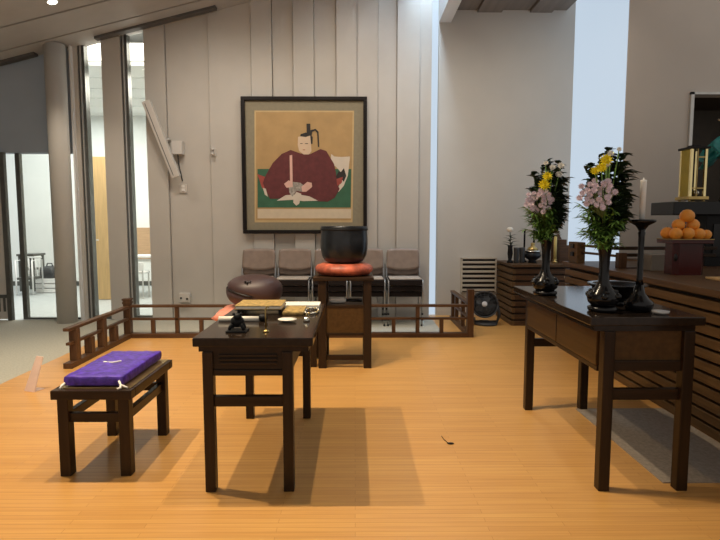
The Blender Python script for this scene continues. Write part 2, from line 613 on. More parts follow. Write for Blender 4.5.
pl = thing('altar_platform', 'long slatted brown wood platform behind the right-hand table', 'platform', (2.15, 3, 0))
b = B()
slats(b, 2.15, 2.2, 1.2, 5.5, .0, .84, 11, .76)
obj('slatted_front', b, 'slat', pl)
b = B()
slats(b, 2.2, 2.93, 5.5, 5.55, .0, .84, 11, .76)
obj('slatted_end', b, 'slatx', pl)
obj('carcass', B().box(2.2, 5.9, 1.2, 5.5, 0, .85).box(3.0, 5.9, 5.5, 5.98, 0, .85), 'slat_gap', pl)
obj('platform_top', B().box(2.14, 5.9, 1.19, 5.55, .85, .895, .006).box(3.0, 5.9, 5.55, 5.98, .85, .895), 'deck', pl)

# low fence on the platform
fe = thing('altar_fence', 'low dark wood fence on the altar platform behind the candlestick', 'fence', (2.3, 4.7, .895))
obj('corner_post', B().box(2.29, 2.36, 4.66, 4.73, .895, 1.03, .005), 'railz', fe)
obj('end_post', B().box(2.17, 2.25, 5.26, 5.48, .895, 1.10, .005).box(2.155, 2.17, 5.33, 5.40, 1.04, 1.08, mi=1).box(2.155, 2.17, 5.33, 5.40, .96, 1.0, mi=1), ['slat', 'groove'], fe)
obj('front_rail', B().box(2.25, 3.15, 4.67, 4.72, 1.055, 1.085, .004), 'walnut', fe)
obj('front_rail', B().box(2.36, 3.15, 4.68, 4.71, .995, 1.025, .004), 'walnut', fe)
b = B().tube([(2.30, 4.72, 1.068), (2.22, 5.3, 1.068)], .017, 4)
obj('side_rail', b, 'slat', fe)
b = B().tube([(2.30, 4.72, 1.0), (2.22, 5.3, 1.0)], .015, 4)
obj('side_rail', b, 'slat', fe)
obj('foot_rail', B().box(2.36, 3.15, 4.66, 4.73, .895, .905), 'raily', fe)

tag(obj('altar_block', B().box(2.44, 2.74, 4.42, 4.6, .895, 1.03, .006), 'stone'), 'low grey-brown block on the platform left of the fruit stand', 'block')
tag(obj('board', B().box(2.5, 2.95, 3.62, 3.82, .895, .91, .003), 'yellow_wood'), 'thin pale wood board lying in front of the fruit stand', 'board')
tag(obj('tray', B().box(2.62, 2.95, 3.63, 3.8, .91, .93, .004).box(2.62, 2.95, 3.63, 3.64, .93, .955).box(2.62, 2.63, 3.63, 3.8, .93, .955), 'black'), 'small black tray at the right edge in front of the fruit stand', 'tray')

# fruit stand
fs = thing('fruit_stand', 'dark red lacquer stand carrying a pile of oranges', 'stand', (2.541, 4.15, .895))
b = B()
t = bmesh.new()
cx, cy = 2.541, 4.15
oct_ = [(cx + sx, cy + sy) for sx, sy in ((-.12, -.05), (-.085, -.085), (.085, -.085), (.12, -.05), (.12, .05), (.085, .085), (-.085, .085), (-.12, .05))]
lo = [t.verts.new((x, y_, .895)) for x, y_ in oct_]
hi = [t.verts.new((x, y_, 1.135)) for x, y_ in oct_]
t.faces.new(lo[::-1])
t.faces.new(hi)
for k in range(8):
    t.faces.new((lo[k], lo[(k + 1) % 8], hi[(k + 1) % 8], hi[k]))
b.merge(t)
obj('pedestal', b, 'redlac', fs)
b = B().ball((cx - .104, cy - .069, 1.03), .014, .014, .03, sub=2)
obj('keyhole', b, 'groove', fs)
obj('tray', B().box(cx - .155, cx + .155, cy - .11, cy + .11, 1.135, 1.15, .004).box(cx - .155, cx + .155, cy - .11, cy - .10, 1.15, 1.168).box(cx - .155, cx + .155, cy + .10, cy + .11, 1.15, 1.168).box(cx - .155, cx - .145, cy - .10, cy + .10, 1.15, 1.168).box(cx + .145, cx + .155, cy - .10, cy + .10, 1.15, 1.168), 'redlac', fs)
obj('gilt_rim', B().box(cx - .157, cx + .157, cy - .112, cy + .112, 1.166, 1.170), 'brass', fs)

zo = 1.170
orn = [(-.108, -.062, .044, 'orange at the left end of the front row on the red stand'),
       (-.018, -.066, .045, 'second orange from the left in the front row on the red stand'),
       (.066, -.064, .042, 'third orange from the left in the front row on the red stand'),
       (.135, -.045, .036, 'orange at the right end of the front row on the red stand'),
       (-.112, .045, .046, 'orange at the far left corner behind the front row'),
       (-.015, .04, .046, 'hidden orange in the middle of the back row'),
       (.085, .045, .046, 'orange at the right of the back row, half hidden')]
prot = None
def orange(x, y_, z, r, label):
    global prot
    if prot is None:
        prot = thing('orange', label, 'orange', (x, y_, z), 'oranges piled on the red stand')
        b = B()
        b.lathe((x, y_, z), [(0, .03), (.012, .005), (.03, .006), (.047, .03), (.05, .05), (.045, .07), (.026, .09), (.012, .094), (0, .092)], 20)
        obj('peel', b, 'orange', prot)
        obj('stem_button', B().lathe((x, y_, z), [(0, .09), (.006, .094), (.004, .099), (0, .099)], 8), 'stalk', prot)
        o = prot
    else:
        o = dup(prot, (x, y_, z), label)
    o.scale = (r / .047,) * 3
    o.rotation_euler = (0, 0, random.uniform(0, 6))
for x, y_, r, l in orn:
    orange(cx + x, cy + y_, zo - .005 * r / .047, r, l)
orange(cx - .062, cy - .012, zo + .062, .044, 'orange in the second layer at the left of the pile')
orange(cx + .045, cy - .018, zo + .060, .045, 'orange in the second layer at the right of the pile')
orange(cx - .005, cy - .022, zo + .122, .050, 'topmost orange of the pile on the red stand')

# black altar behind
al = thing('altar_table', 'black lacquer altar table behind the oranges', 'altar', (4, 5, .895))
obj('tabletop', B().box(2.85, 5.6, 4.84, 5.22, 1.36, 1.48, .008), 'black', al)
obj('body', B().box(3.18, 5.4, 4.88, 5.2, .895, 1.36, .004), 'blackm', al)
b = B()
for k in range(6):
    b.box(3.24 + k * .36, 3.5 + k * .36, 4.87, 4.88, .98, 1.28, .004)
obj('body_panel', b, 'black', al)

# gilt lantern
ln = thing('gilt_lantern', 'gilt metal box lantern standing on the black altar', 'lantern', (3.12, 5.03, 1.48))
x0, x1, y0, y1 = 3.05, 3.20, 4.95, 5.12
obj('base', B().box(x0 - .02, x1 + .02, y0 - .02, y1 + .02, 1.50, 1.53, .004), 'brass', ln)
for xx in (x0, x1 - .02):
    for yy in (y0, y1 - .02):
        obj('leg', B().lathe((xx + .01, yy + .01, 1.48), [(.016, 0), (.01, .012), (.014, .02)], 10), 'brass', ln)
        obj('corner_bar', B().box(xx, xx + .022, yy, yy + .022, 1.53, 1.96, .002), 'gold_edge', ln)
obj('back_plate', B().box(x0 + .02, x1 - .02, y1 - .012, y1 - .006, 1.53, 1.96), 'frame', ln)
obj('side_plate', B().box(x0 + .003, x0 + .009, y0 + .02, y1 - .02, 1.53, 1.96), 'gold', ln)
b = B().box(x0 + .06, x0 + .066, y0, y0 + .01, 1.53, 1.96).box(x0 + .02, x1 - .02, y0, y0 + .01, 1.60, 1.61).box(x0 + .07, x1 - .02, y0, y0 + .01, 1.88, 1.89)
obj('lattice', b, 'brass', ln)
b = B().box(x0 - .015, x1 + .015, y0 - .015, y1 + .015, 1.96, 1.98, .003).box(x0 + .04, x1 - .04, y0 + .04, y1 - .04, 1.98, 2.0, .003)
obj('roof', b, 'frame', ln)
b = B().lathe(((x0 + x1) / 2 + .03, (y0 + y1) / 2, 1.53), [(.02, 0), (.035, .03), (.035, .05), (.015, .06), (0, .06)], 14)
obj('oil_dish', b, 'silver', ln)

# teal lotus ornament
lo_ = thing('lotus_ornament', 'teal lotus leaf ornament with white bud at the right edge', 'ornament', (3.50, 5.1, 1.48))
obj('vase', B().lathe((3.50, 5.1, 1.48), [(.06, 0), (.07, .03), (.04, .08), (.07, .22), (.05, .32), (.06, .36)], 18), 'blackm', lo_)
b = B()
for k in range(6):
    a = k * 1.05
    b.tube([(3.50, 5.1, 1.8), (3.50 + .05 * math.cos(a), 5.1 + .05 * math.sin(a), 1.95), (3.50 + .1 * math.cos(a), 5.1 + .1 * math.sin(a), 2.02 + .03 * (k % 3))], .009, 6)
obj('stem', b, 'brass', lo_)
for k in range(7):
    a = 2.4 + k * .9
    b = B()
    c = Vector((3.50 + (.12 + .02 * (k % 3)) * math.cos(a), 5.1 + .1 * math.sin(a), 1.86 + .055 * (k % 4)))
    prof = [(0, 0), (.05, .012), (.10, .035), (.125, .06), (.118, .065), (.09, .045), (0, .012)]
    rot = Matrix.Rotation(R(55), 4, Vector((-math.sin(a), math.cos(a), 0)))
    b.lathe(c, prof, 14, mx=rot)
    for v in b.b.verts:
        v.co += Vector((random.uniform(-1, 1), random.uniform(-1, 1), random.uniform(-1, 1))) * .006
    obj('leaf', b, 'teal', lo_)
b = B().ball((3.40, 5.05, 2.22), .028, .028, .045)
for k in range(8):
    b.leaf((3.40, 5.05, 2.185), (math.cos(k * .785), math.sin(k * .785), 1.6), .085, .02)
obj('bud', b, 'whitef', lo_)

# ================================================================== CORNER ALTAR (back right)
ca = thing('corner_altar', 'low slatted brown altar in the far corner by the vent', 'altar', (2.4, 7, 0))
b = B()
slats(b, 1.96, 2.0, 6.68, 7.44, 0, .735, 9, .74)
obj('slatted_side', b, 'slat', ca)
b = B()
slats(b, 2.0, 2.93, 6.68, 6.72, 0, .735, 9, .74)
obj('slatted_front', b, 'slatx', ca)
obj('carcass', B().box(2.0, 2.93, 6.72, 7.44, 0, .74), 'slat_gap', ca)
obj('altar_top', B().box(1.95, 2.93, 6.66, 7.44, .74, .77, .004), 'deck', ca)

zt = .77
v = thing('bud_vase', 'small dark vase with one white flower on the corner altar', 'vase', (1.93, 6.95, zt))
v.location = (2.0, 6.95, zt)
obj('vase_body', B().lathe((2.0, 6.95, zt), [(.035, 0), (.045, .01), (.022, .04), (.035, .12), (.028, .2), (.036, .23)], 16), 'blackm', v)
b = B().tube([(2.0, 6.95, zt + .2), (1.995, 6.94, zt + .33), (1.985, 6.93, zt + .42)], .005, 6)
for k in range(14):
    a = k * 2.4
    b.leaf((2.0, 6.95, zt + .2 + .011 * k), (math.cos(a), math.sin(a), .5), .14 - .004 * k, .016)
obj('stem', b, 'leafd', v)
obj('bloom', B().ball((1.985, 6.93, zt + .43), .042, .042, .034), 'whitef', v)
cups = []
for k, (x, lab) in enumerate(((2.075, 'dark ribbed cup next to the small flower vase'), (2.155, 'dark ribbed cup next to the incense pot'))):
    b = B().lathe((x, 6.93 + .02 * k, zt), [(.03, 0), (.032, .01), (.036, .18), (.036, .2), (.03, .2), (.028, .02), (0, .02)], 18)
    tag(obj('cup', b, 'fan', loc=(x, 6.93, zt)), lab, 'cup', 'cups on the corner altar')
ib = thing('incense_pot', 'dark metal incense pot with pale lid on the corner altar', 'pot', (2.3, 6.98, zt))
obj('pot', B().lathe((2.3, 6.98, zt), [(.05, 0), (.06, .01), (.04, .03), (.10, .07), (.11, .1), (.09, .14)], 22), 'bell', ib)
obj('rim', B().lathe((2.3, 6.98, zt), [(.09, .14), (.105, .145), (.105, .155), (.07, .165)], 22), 'silver', ib)
obj('lid', B().lathe((2.3, 6.98, zt), [(.07, .165), (.06, .19), (.03, .21), (.02, .23), (.03, .25), (0, .265)], 22), 'brass', ib)
for x, lab in ((2.235, 'left one of two slender dark posts over the incense pot'), (2.36, 'right one of two slender dark posts over the incense pot')):
    p = thing('candle_post', lab, 'candlestick', (x, 7.12, zt), 'slender posts on the corner altar')
    obj('base', B().lathe((x, 7.12, zt), [(.04, 0), (.03, .015), (.01, .04)], 14), 'blackm', p)
    obj('shaft', B().lathe((x, 7.12, zt), [(.012, .03), (.012, .40), (.018, .41), (.018, .425)], 12), 'blackm', p)
yc = thing('candlestick', 'yellow candle on a small stick on the corner altar', 'candle', (2.6, 7.0, zt))
obj('base', B().lathe((2.6, 7, zt), [(.04, 0), (.03, .02), (.014, .03), (.03, .045), (.0, .05)], 14), 'brass', yc)
obj('candle', B().lathe((2.6, 7, zt), [(.02, .045), (.02, .33), (.01, .34), (0, .34)], 14), 'ywax', yc)
st = thing('stepped_stand', 'small stepped brown wood stand at the right of the corner altar', 'stand', (2.76, 7.1, zt))
b = B()
for k in range(4):
    b.box(2.65 + .0 * k, 2.92 - .06 * k, 6.98, 7.24, zt + k * .075, zt + (k + 1) * .075, .003)
obj('steps', b, 'rail', st)
obj('back_board', B().prism([(2.64, zt), (2.93, zt), (2.74, zt + .36), (2.64, zt + .36)], 7.24, 7.26), 'railz', st)

# ================================================================== RIGHT TABLE
zt = .856
rt = thing('offering_table', 'dark walnut table with two drawers under the flower vases', 'table', (1.38, 3.1, 0))
obj('tabletop', B().box(1.10, 1.64, 2.48, 3.72, .815, zt, .005).box(1.13, 1.61, 2.51, 3.69, .785, .815), 'top', rt)
for x in (1.176, 1.555):
    for y_ in (2.50, 3.63):
        obj('leg', B().box(x, x + .053, y_, y_ + .053, 0, .785, .004), 'walnut_z', rt)
obj('end_apron', B().box(1.229, 1.555, 2.525, 2.55, .64, .785), 'drawer', rt)
obj('end_apron', B().box(1.229, 1.555, 3.65, 3.675, .60, .785), 'walnut', rt)
obj('side_apron', B().box(1.56, 1.585, 2.57, 3.63, .60, .785), 'walnut_y', rt)
obj('apron_rail', B().box(1.229, 1.555, 2.515, 2.56, .59, .64, .003), 'walnut', rt)
obj('apron_rail', B().box(1.175, 1.21, 2.57, 3.63, .575, .60, .003), 'walnut_y', rt)
for y0, y1 in ((2.575, 3.095), (3.105, 3.625)):
    d = obj('drawer', B().box(1.172, 1.20, y0, y1, .602, .783, .003), 'drawer', rt)
obj('divider', B().box(1.170, 1.20, 3.096, 3.104, .64, .765), 'groove', rt)
obj('stretcher', B().box(1.229, 1.555, 2.525, 2.555, .445, .50, .003), 'walnut', rt)
obj('stretcher', B().box(1.229, 1.555, 3.645, 3.675, .445, .50, .003), 'walnut', rt)

tag(obj('floor_mat', B().box(1.535, 2.14, 2.58, 3.65, 0, .006), 'rug'), 'dark grey mat on the floor between table and platform', 'mat')


def big_vase(x, y_, label):
    v = thing('flower_vase', label, 'vase', (x, y_, zt))
    obj('foot', B().lathe((x, y_, zt), [(.062, 0), (.07, .006), (.072, .02), (.055, .03)], 28), 'black', v)
    b = B().lathe((x, y_, zt), [(.055, .03), (.07, .045), (.076, .07), (.066, .095), (.04, .12), (.026, .15), (.023, .20), (.026, .27), (.036, .335), (.045, .36), (.040, .36), (.022, .30), (.015, .2), (0, .2)], 28)
    obj('body', b, 'black', v)
    for k in range(6):
        a = k * PI / 3 + .2
        b = B()
        b.ball((x + .072 * math.cos(a), y_ + .072 * math.sin(a), zt + .08), .018, .018, .016, sub=2)
        b.ball((x + .06 * math.cos(a + .2), y_ + .06 * math.sin(a + .2), zt + .10), .011, sub=2)
        obj('relief', b, 'black', v)
    return v


def bloom(b, c, r, d=(0, -.4, .6), rings=3, n=12):
    d = Vector(d).normalized()
    u = d.orthogonal().normalized()
    w = d.cross(u)
    c = Vector(c)
    b.ball(c + d * r * .1, r * .42, sub=1)
    for k in range(rings):
        el = .15 + .5 * k
        for j in range(n - 2 * k):
            a = 2 * PI * (j + .5 * (k % 2)) / (n - 2 * k)
            dd = (u * math.cos(a) + w * math.sin(a)) * math.cos(el) + d * math.sin(el)
            b.leaf(c, dd, r * (1 - .1 * k), r * .17, d, 0, -.15)


def flower(name, label, base, c, r, mk, cat, group=None, d=(0, -.5, .6)):
    f = thing(name, label, cat, base, group)
    base, c = Vector(base), Vector(c)
    mid = (base + c) / 2 + Vector((0, .0, .05)) + (c - base) * .0
    obj('stem', B().tube([base, mid, c], .003, 5), 'leafg', f)
    b = B()
    bloom(b, c, r, d)
    obj('bloom', b, mk, f)
    return f


def bouquet(x, y_, s, where, pinkc, yel, whi, tall):
    """x, y_: vase axis; everything springs from the vase mouth"""
    zb = zt + .33
    rnd = random.Random(int(x * 1000))
    # dark leafy branches on the right side and behind
    br = thing('leafy_branch', 'tall dark green leafy branches in the ' + where, 'branch', (x, y_, zb))
    bs, bl = B(), B()
    for k, (dx, dy, h) in enumerate(((.02, .05, tall - .02), (.06, .0, tall - .03), (.04, -.03, tall - .08), (-.02, .06, tall - .04), (.08, .02, tall - .12), (-.06, .04, tall - .12), (.07, -.03, tall - .17), (.09, .0, tall - .24), (.0, .02, tall - .01), (-.05, .05, tall - .2), (.03, -.04, tall - .2), (.1, .03, tall - .3), (-.07, .05, tall - .08), (-.09, .03, tall - .17), (.0, .0, tall - .06), (.05, .04, tall - .05))):
        p0 = Vector((x, y_, zb))
        p2 = Vector((x + dx, y_ + dy, zb + h))
        p1 = (p0 + p2) / 2 + Vector((dx * .35, 0, 0))
        bs.tube([p0, p1, p2], [.005, .004, .002], 5)
        n = 60
        for j in range(n):
            t_ = .2 + .8 * j / n
            q = (1 - t_) ** 2 * p0 + 2 * t_ * (1 - t_) * p1 + t_ * t_ * p2
            a = rnd.uniform(-2.4, 1.5) if j % 3 else rnd.uniform(0, 6.28)
            L = rnd.uniform(.035, .062)
            bl.leaf(q, (math.cos(a), math.sin(a), rnd.uniform(-.1, .9)), L, L * rnd.uniform(.28, .42), droop=.25)
    # tiers of pointed leaves reaching out to the side
    for tier in (.28, .5, .72):
        for j in range(9):
            q = Vector((x + .05 + .03 * tier, y_ + rnd.uniform(-.04, .04), zb + tall * tier + rnd.uniform(-.015, .02)))
            bl.leaf(q, (1, rnd.uniform(-.6, .4), rnd.uniform(0, .45)), rnd.uniform(.05, .085), .014, droop=.2)
    obj('stem', bs, 'stalk', br)
    obj('leaves', bl, 'leafd', br)
    # feathery fresh foliage at the lower left
    fr = thing('fern_spray', 'feathery fresh green foliage low in the ' + where, 'foliage', (x, y_, zb))
    bs, bl = B(), B()
    for k in range(30):
        a = rnd.uniform(2.0, 5.2)
        h = rnd.uniform(.0, .22)
        rr_ = rnd.uniform(.05, .15)
        p0 = Vector((x, y_, zb - .01))
        p2 = Vector((x + rr_ * math.cos(a), y_ + rr_ * math.sin(a) * .7, zb + h))
        p1 = Vector((x + rr_ * .35 * math.cos(a), y_ + rr_ * .3 * math.sin(a), zb + h * .7))
        bs.tube([p0, p1, p2], .002, 4)
        for j in range(26):
            t_ = .15 + .85 * j / 26
            q = (1 - t_) ** 2 * p0 + 2 * t_ * (1 - t_) * p1 + t_ * t_ * p2
            aa = a + rnd.uniform(-1.3, 1.3)
            bl.leaf(q, (math.cos(aa), math.sin(aa), rnd.uniform(-.5, .7)), rnd.uniform(.03, .06), .0055, droop=.2)
    obj('stem', bs, 'stalk', fr)
    obj('leaves', bl, 'leafg', fr)
    # mauve chrysanthemum spray: one stem with many blooms
    sp = thing('chrysanthemum_spray', 'mauve pink chrysanthemum spray in the ' + where, 'flowers', (x, y_, zb))
    px, pz = pinkc
    bs = B()
    for k in range(26):
        a, r_ = k * 2.4, .01 + .075 * math.sqrt((k + .5) / 26)
        c = Vector((x + px + r_ * math.cos(a), y_ - .07 + rnd.uniform(-.03, .02), zb + pz + r_ * math.sin(a) * .8))
        bs.tube([(x, y_, zb), (x + px * .4, y_ - .03, zb + pz * .55), c], .002, 4)
        b = B()
        bloom(b, c, rnd.uniform(.017, .022), (rnd.uniform(-.5, .3), -1, rnd.uniform(0, .6)))
        obj('bloom', b, 'pinkf', sp)
    obj('stem', bs, 'stalk', sp)
    for k, (dx, dz, r) in enumerate(yel):
        flower('yellow_chrysanthemum', (('upper', 'middle', 'lower') if len(yel) == 3 else ('upper', 'lower'))[k] + ' yellow chrysanthemum bloom in the ' + where, (x, y_, zb), (x + dx, y_ - .09, zb + dz), r, 'yellowf', 'flower', 'yellow chrysanthemums of the ' + where, (-.2, -1, .5))
    for dx, dz, r in whi:
        flower('white_chrysanthemum', 'small white chrysanthemum near the top of the ' + where, (x, y_, zb), (x + dx, y_ - .06, zb + dz), r, 'whitef', 'flower', 'white chrysanthemums of the ' + where, (-.2, -1, .5))


big_vase(1.235, 2.66, 'black vase with relief foot at the near end of the table, beside the candlestick')
big_vase(1.16, 3.27, 'black vase with relief foot at the far end of the table')
bouquet(1.235, 2.66, 1, 'nearer bouquet', (-.085, .245), ((-.055, .40, .034), (-.075, .365, .03), (-.105, .35, .026)), ((-.02, .435, .02), (-.035, .385, .018), (.02, .455, .015)), .475)
bouquet(1.16, 3.27, 1, 'farther bouquet', (-.075, .235), ((-.04, .375, .034), (-.055, .325, .04)), ((.0, .43, .022), (.05, .44, .024), (.04, .39, .024), (-.04, .455, .018)), .49)

# incense burner bowl
ic = thing('incense_burner', 'black lacquer bowl between near vase and candlestick', 'incense burner', (1.42, 2.9, zt))
obj('foot', B().lathe((1.42, 2.9, zt), [(.07, 0), (.075, .008), (.05, .03)], 26), 'black', ic)
obj('bowl', B().lathe((1.42, 2.9, zt), [(.05, .025), (.085, .04), (.10, .06), (.115, .085), (.15, .105), (.15, .112), (.12, .11), (.09, .07), (0, .06)], 30), 'black', ic)
for a in (0, PI):
    obj('ear', B().tube([(1.42 + .1 * math.cos(a), 2.9, zt + .06), (1.42 + .13 * math.cos(a), 2.9, zt + .075), (1.42 + .128 * math.cos(a), 2.9, zt + .1)], .008, 8), 'black', ic)

cs = thing('candlestick', 'tall black lacquer candlestick on the near end of the table', 'candlestick', (1.424, 2.68, zt))
obj('base', B().lathe((1.424, 2.68, zt), [(.055, 0), (.062, .008), (.07, .03), (.068, .045), (.048, .062), (.028, .09), (.02, .13)], 28), 'black', cs)
obj('shaft', B().lathe((1.424, 2.68, zt), [(.02, .13), (.0145, .16), (.0135, .3), (.015, .37), (.018, .39), (.014, .395), (.02, .41)], 20), 'black', cs)
obj('drip_pan', B().lathe((1.424, 2.68, zt), [(.02, .41), (.03, .425), (.058, .44), (.064, .448), (.06, .455), (.015, .448), (0, .448)], 28), 'black', cs)
tag(obj('candle', B().lathe((1.422, 2.68, zt + .448), [(.013, 0), (.0145, .19), (.015, .2), (.004, .203), (.003, .212), (0, .212)], 16), 'wax', loc=(1.422, 2.68, zt + .448)), 'unlit white candle on the tall black candlestick', 'candle')
b = B().lathe((1.475, 2.57, zt), [(.02, 0), (.035, .006), (.04, .016), (.036, .016), (.02, .008), (0, .008)], 20)
tag(obj('dish', b, 'plastic', loc=(1.475, 2.57, zt)), 'small pale dish at the near right corner of the table', 'dish')

# ================================================================== LEFT DESK
zd = .757
dk = thing('sutra_desk', 'long dark walnut desk in the middle of the floor', 'desk', (-.48, 3, 0))
obj('tabletop', B().box(-.763, -.198, 2.5, 3.57, .715, zd, .005), 'top', dk)
obj('top_frame', B().box(-.74, -.22, 2.52, 3.55, .688, .715), 'walnut_y', dk)
for x in (-.722, -.345):
    for y_ in (2.51, 3.485):
        obj('leg', B().box(x, x + .05, y_, y_ + .05, 0, .688, .004), 'walnut_z', dk)
for y_ in (2.525, 3.5):
    obj('end_apron', B().box(-.672, -.345, y_, y_ + .025, .60, .688), 'walnut', dk)
b = B()
for k in range(3):
    b.box(-.645, -.37, 2.515, 2.526, .625 + k * .019, .637 + k * .019, .003)
obj('moulding', b, 'walnut', dk)
obj('apron_rail', B().box(-.672, -.345, 2.515, 2.55, .572, .60, .003), 'walnut', dk)
for x in (-.715, -.32):
    obj('side_apron', B().box(x, x + .02, 2.565, 3.48, .59, .688), 'walnut_y', dk)
for y_ in (2.52, 3.49):
    obj('stretcher', B().box(-.672, -.345, y_, y_ + .035, .42, .47, .003), 'walnut', dk)

# things on the desk
lb = thing('incense_holder', 'small black lion-shaped incense holder at the near end of the desk', 'incense holder', (-.585, 2.66, zd))
obj('base', B().box(-.635, -.535, 2.615, 2.705, zd, zd + .009, .003), 'blackm', lb)
b = B().ball((-.585, 2.66, zd + .05), .034, .03, .03).ball((-.578, 2.635, zd + .078), .02, .02, .018).ball((-.56, 2.63, zd + .092), .008, sub=1).ball((-.596, 2.63, zd + .092), .008, sub=1)
obj('body', b, 'blackm', lb)
for dx, dy in ((-.04, -.02), (.04, -.02), (-.035, .025), (.035, .025)):
    obj('leg', B().tube([(-.585 + dx * .5, 2.66 + dy, zd + .04), (-.585 + dx * .8, 2.66 + dy * 1.1, zd + .022), (-.585 + dx * .9, 2.66 + dy * 1.1, zd + .012)], [.012, .009, .008], 8), 'blackm', lb)
sc = thing('scroll', 'white paper scroll lying across the desk behind the incense holder', 'scroll', (-.62, 2.95, zd))
obj('roll', B().lathe((-.745, 2.93, zd + .014), [(.014, 0), (.014, .22)], 16, axis='x'), 'paper', sc)
obj('end_knob', B().lathe((-.525, 2.93, zd + .0195), [(.012, 0), (.0195, .008), (.0195, .035), (.01, .045), (0, .045)], 14, axis='x'), 'blackm', sc)
rd = thing('reading_rest', 'low brass-edged reading rest with gold brocade book on the desk', 'bookrest', (-.55, 3.24, zd))
rd['label'] = 'low black reading rest under the gold brocade book on the desk'
for x in (-.69, -.45):
    obj('leg', B().box(x, x + .015, 3.14, 3.34, zd, zd + .028, .002), 'black', rd)
obj('board', B().box(-.70, -.43, 3.12, 3.36, zd + .028, zd + .034, .002), 'black', rd)
bk = thing('sutra_book', 'long folded sutra book in gold brocade cover on the desk', 'book', (-.56, 3.24, zd + .034))
obj('pages', B().box(-.695, -.435, 3.125, 3.355, zd + .036, zd + .052), 'paper', bk)
obj('cover', B().box(-.70, -.43, 3.12, 3.36, zd + .034, zd + .037).box(-.70, -.43, 3.12, 3.36, zd + .052, zd + .057, .001), 'brocade', bk)
tag(obj('brocade_cloth', B().box(-.425, -.30, 3.12, 3.34, zd, zd + .022, .008), 'brocade', loc=(-.36, 3.2, zd)), 'folded gold brocade cloth right of the sutra book', 'cloth')
tag(obj('folded_paper', B().box(-.47, -.225, 3.38, 3.53, zd, zd + .02, .003), 'paper', loc=(-.35, 3.45, zd)), 'stack of folded white paper at the far end of the desk', 'paper')
pb = thing('prayer_beads', 'loop of pale prayer beads on the desk beside the brocade cloth', 'prayer beads', (-.27, 3.2, zd))
for k in range(22):
    a = k * 2 * PI / 22
    obj('bead', B().ball((-.262 + .04 * math.cos(a), 3.22 + .10 * math.sin(a), zd + .009), .009, sub=1), 'silver' if k % 4 else 'brass', pb)
b = B().lathe((-.37, 2.92, zd), [(.02, 0), (.024, .004), (.05, .012), (.052, .015), (.02, .007), (0, .007)], 22)
tag(obj('dish', b, 'paper', loc=(-.37, 2.92, zd)), 'shallow pale dish on the middle of the desk', 'dish')
br = thing('brass_stand', 'slim upright brass rod with a round base on the desk', 'rod', (-.44, 2.64, zd))
obj('base', B().lathe((-.44, 2.64, zd), [(.016, 0), (.016, .006), (.005, .012)], 14), 'brass', br)
obj('rod', B().tube([(-.44, 2.64, zd + .01), (-.445, 2.66, zd + .11), (-.436, 2.665, zd + .125), (-.428, 2.665, zd + .118)], .004, 8), 'brass', br)
sb = thing('small_bell', 'tiny silver hand bell near the right edge of the desk', 'bell', (-.26, 2.95, zd))
obj('bell_cup', B().lathe((-.265, 2.92, zd), [(.018, 0), (.017, .012), (.01, .024), (0, .026)], 14), 'silver', sb)
obj('handle', B().lathe((-.265, 2.92, zd), [(.003, .025), (.005, .035), (.003, .045), (0, .046)], 8), 'brass', sb)

# ================================================================== STOOL + CUSHION
zs = .455
so = thing('stool', 'low dark walnut stool carrying the purple cushion', 'stool', (-1.33, 2.97, 0))
b = B().box(-1.53, -1.125, 2.66, 2.715, .408, zs, .004).box(-1.53, -1.125, 3.225, 3.28, .408, zs, .004).box(-1.53, -1.475, 2.715, 3.225, .408, zs, .004).box(-1.18, -1.125, 2.715, 3.225, .408, zs, .004)
obj('seat_frame', b, 'walnut', so)
obj('seat', B().box(-1.475, -1.18, 2.715, 3.225, .425, .449), 'top', so)
for x in (-1.51, -1.203):
    for y_ in (2.68, 3.205):
        obj('leg', B().box(x, x + .055, y_, y_ + .055, 0, .408, .004), 'walnut_z', so)
for y_ in (2.695, 3.215):
    obj('stretcher', B().box(-1.455, -1.203, y_, y_ + .03, .28, .328, .003), 'walnut', so)
for x in (-1.495, -1.195):
    obj('stretcher', B().box(x, x + .03, 2.735, 3.205, .28, .328, .003), 'walnut_y', so)


def pillow(x0, x1, y0, y1, z0, h, puff=.5, n=16):
    t = bmesh.new()
    bmesh.ops.create_grid(t, x_segments=n, y_segments=n, size=1)
    top = list(t.verts)
    g = bmesh.ops.duplicate(t, geom=list(t.verts) + list(t.edges) + list(t.faces))
    bot = [e for e in g['geom'] if isinstance(e, bmesh.types.BMVert)]
    for vs, sgn in ((top, 1), (bot, -1)):
        for v in vs:
            u, w = v.co.x, v.co.y
            e = max(0, (1 - abs(u) ** 4) * (1 - abs(w) ** 4)) ** puff
            zz = z0 + h * .42 + (h * .58 * e if sgn > 0 else -h * .42 * min(1, e * 1.6))
            if sgn > 0:
                zz += .004 * math.sin(9 * u) * math.cos(7 * w) * e
            pin = 1 - .05 * (1 - abs(u) ** 2) * (abs(w) > .99) - .05 * (1 - abs(w) ** 2) * (abs(u) > .99)
            v.co = Vector(((x0 + x1) / 2 + u * (x1 - x0) / 2 * pin, (y0 + y1) / 2 + w * (y1 - y0) / 2 * pin, zz))
    bmesh.ops.remove_doubles(t, verts=list(t.verts), dist=.0005)
    for f in t.faces:
        f.smooth = True
    return t


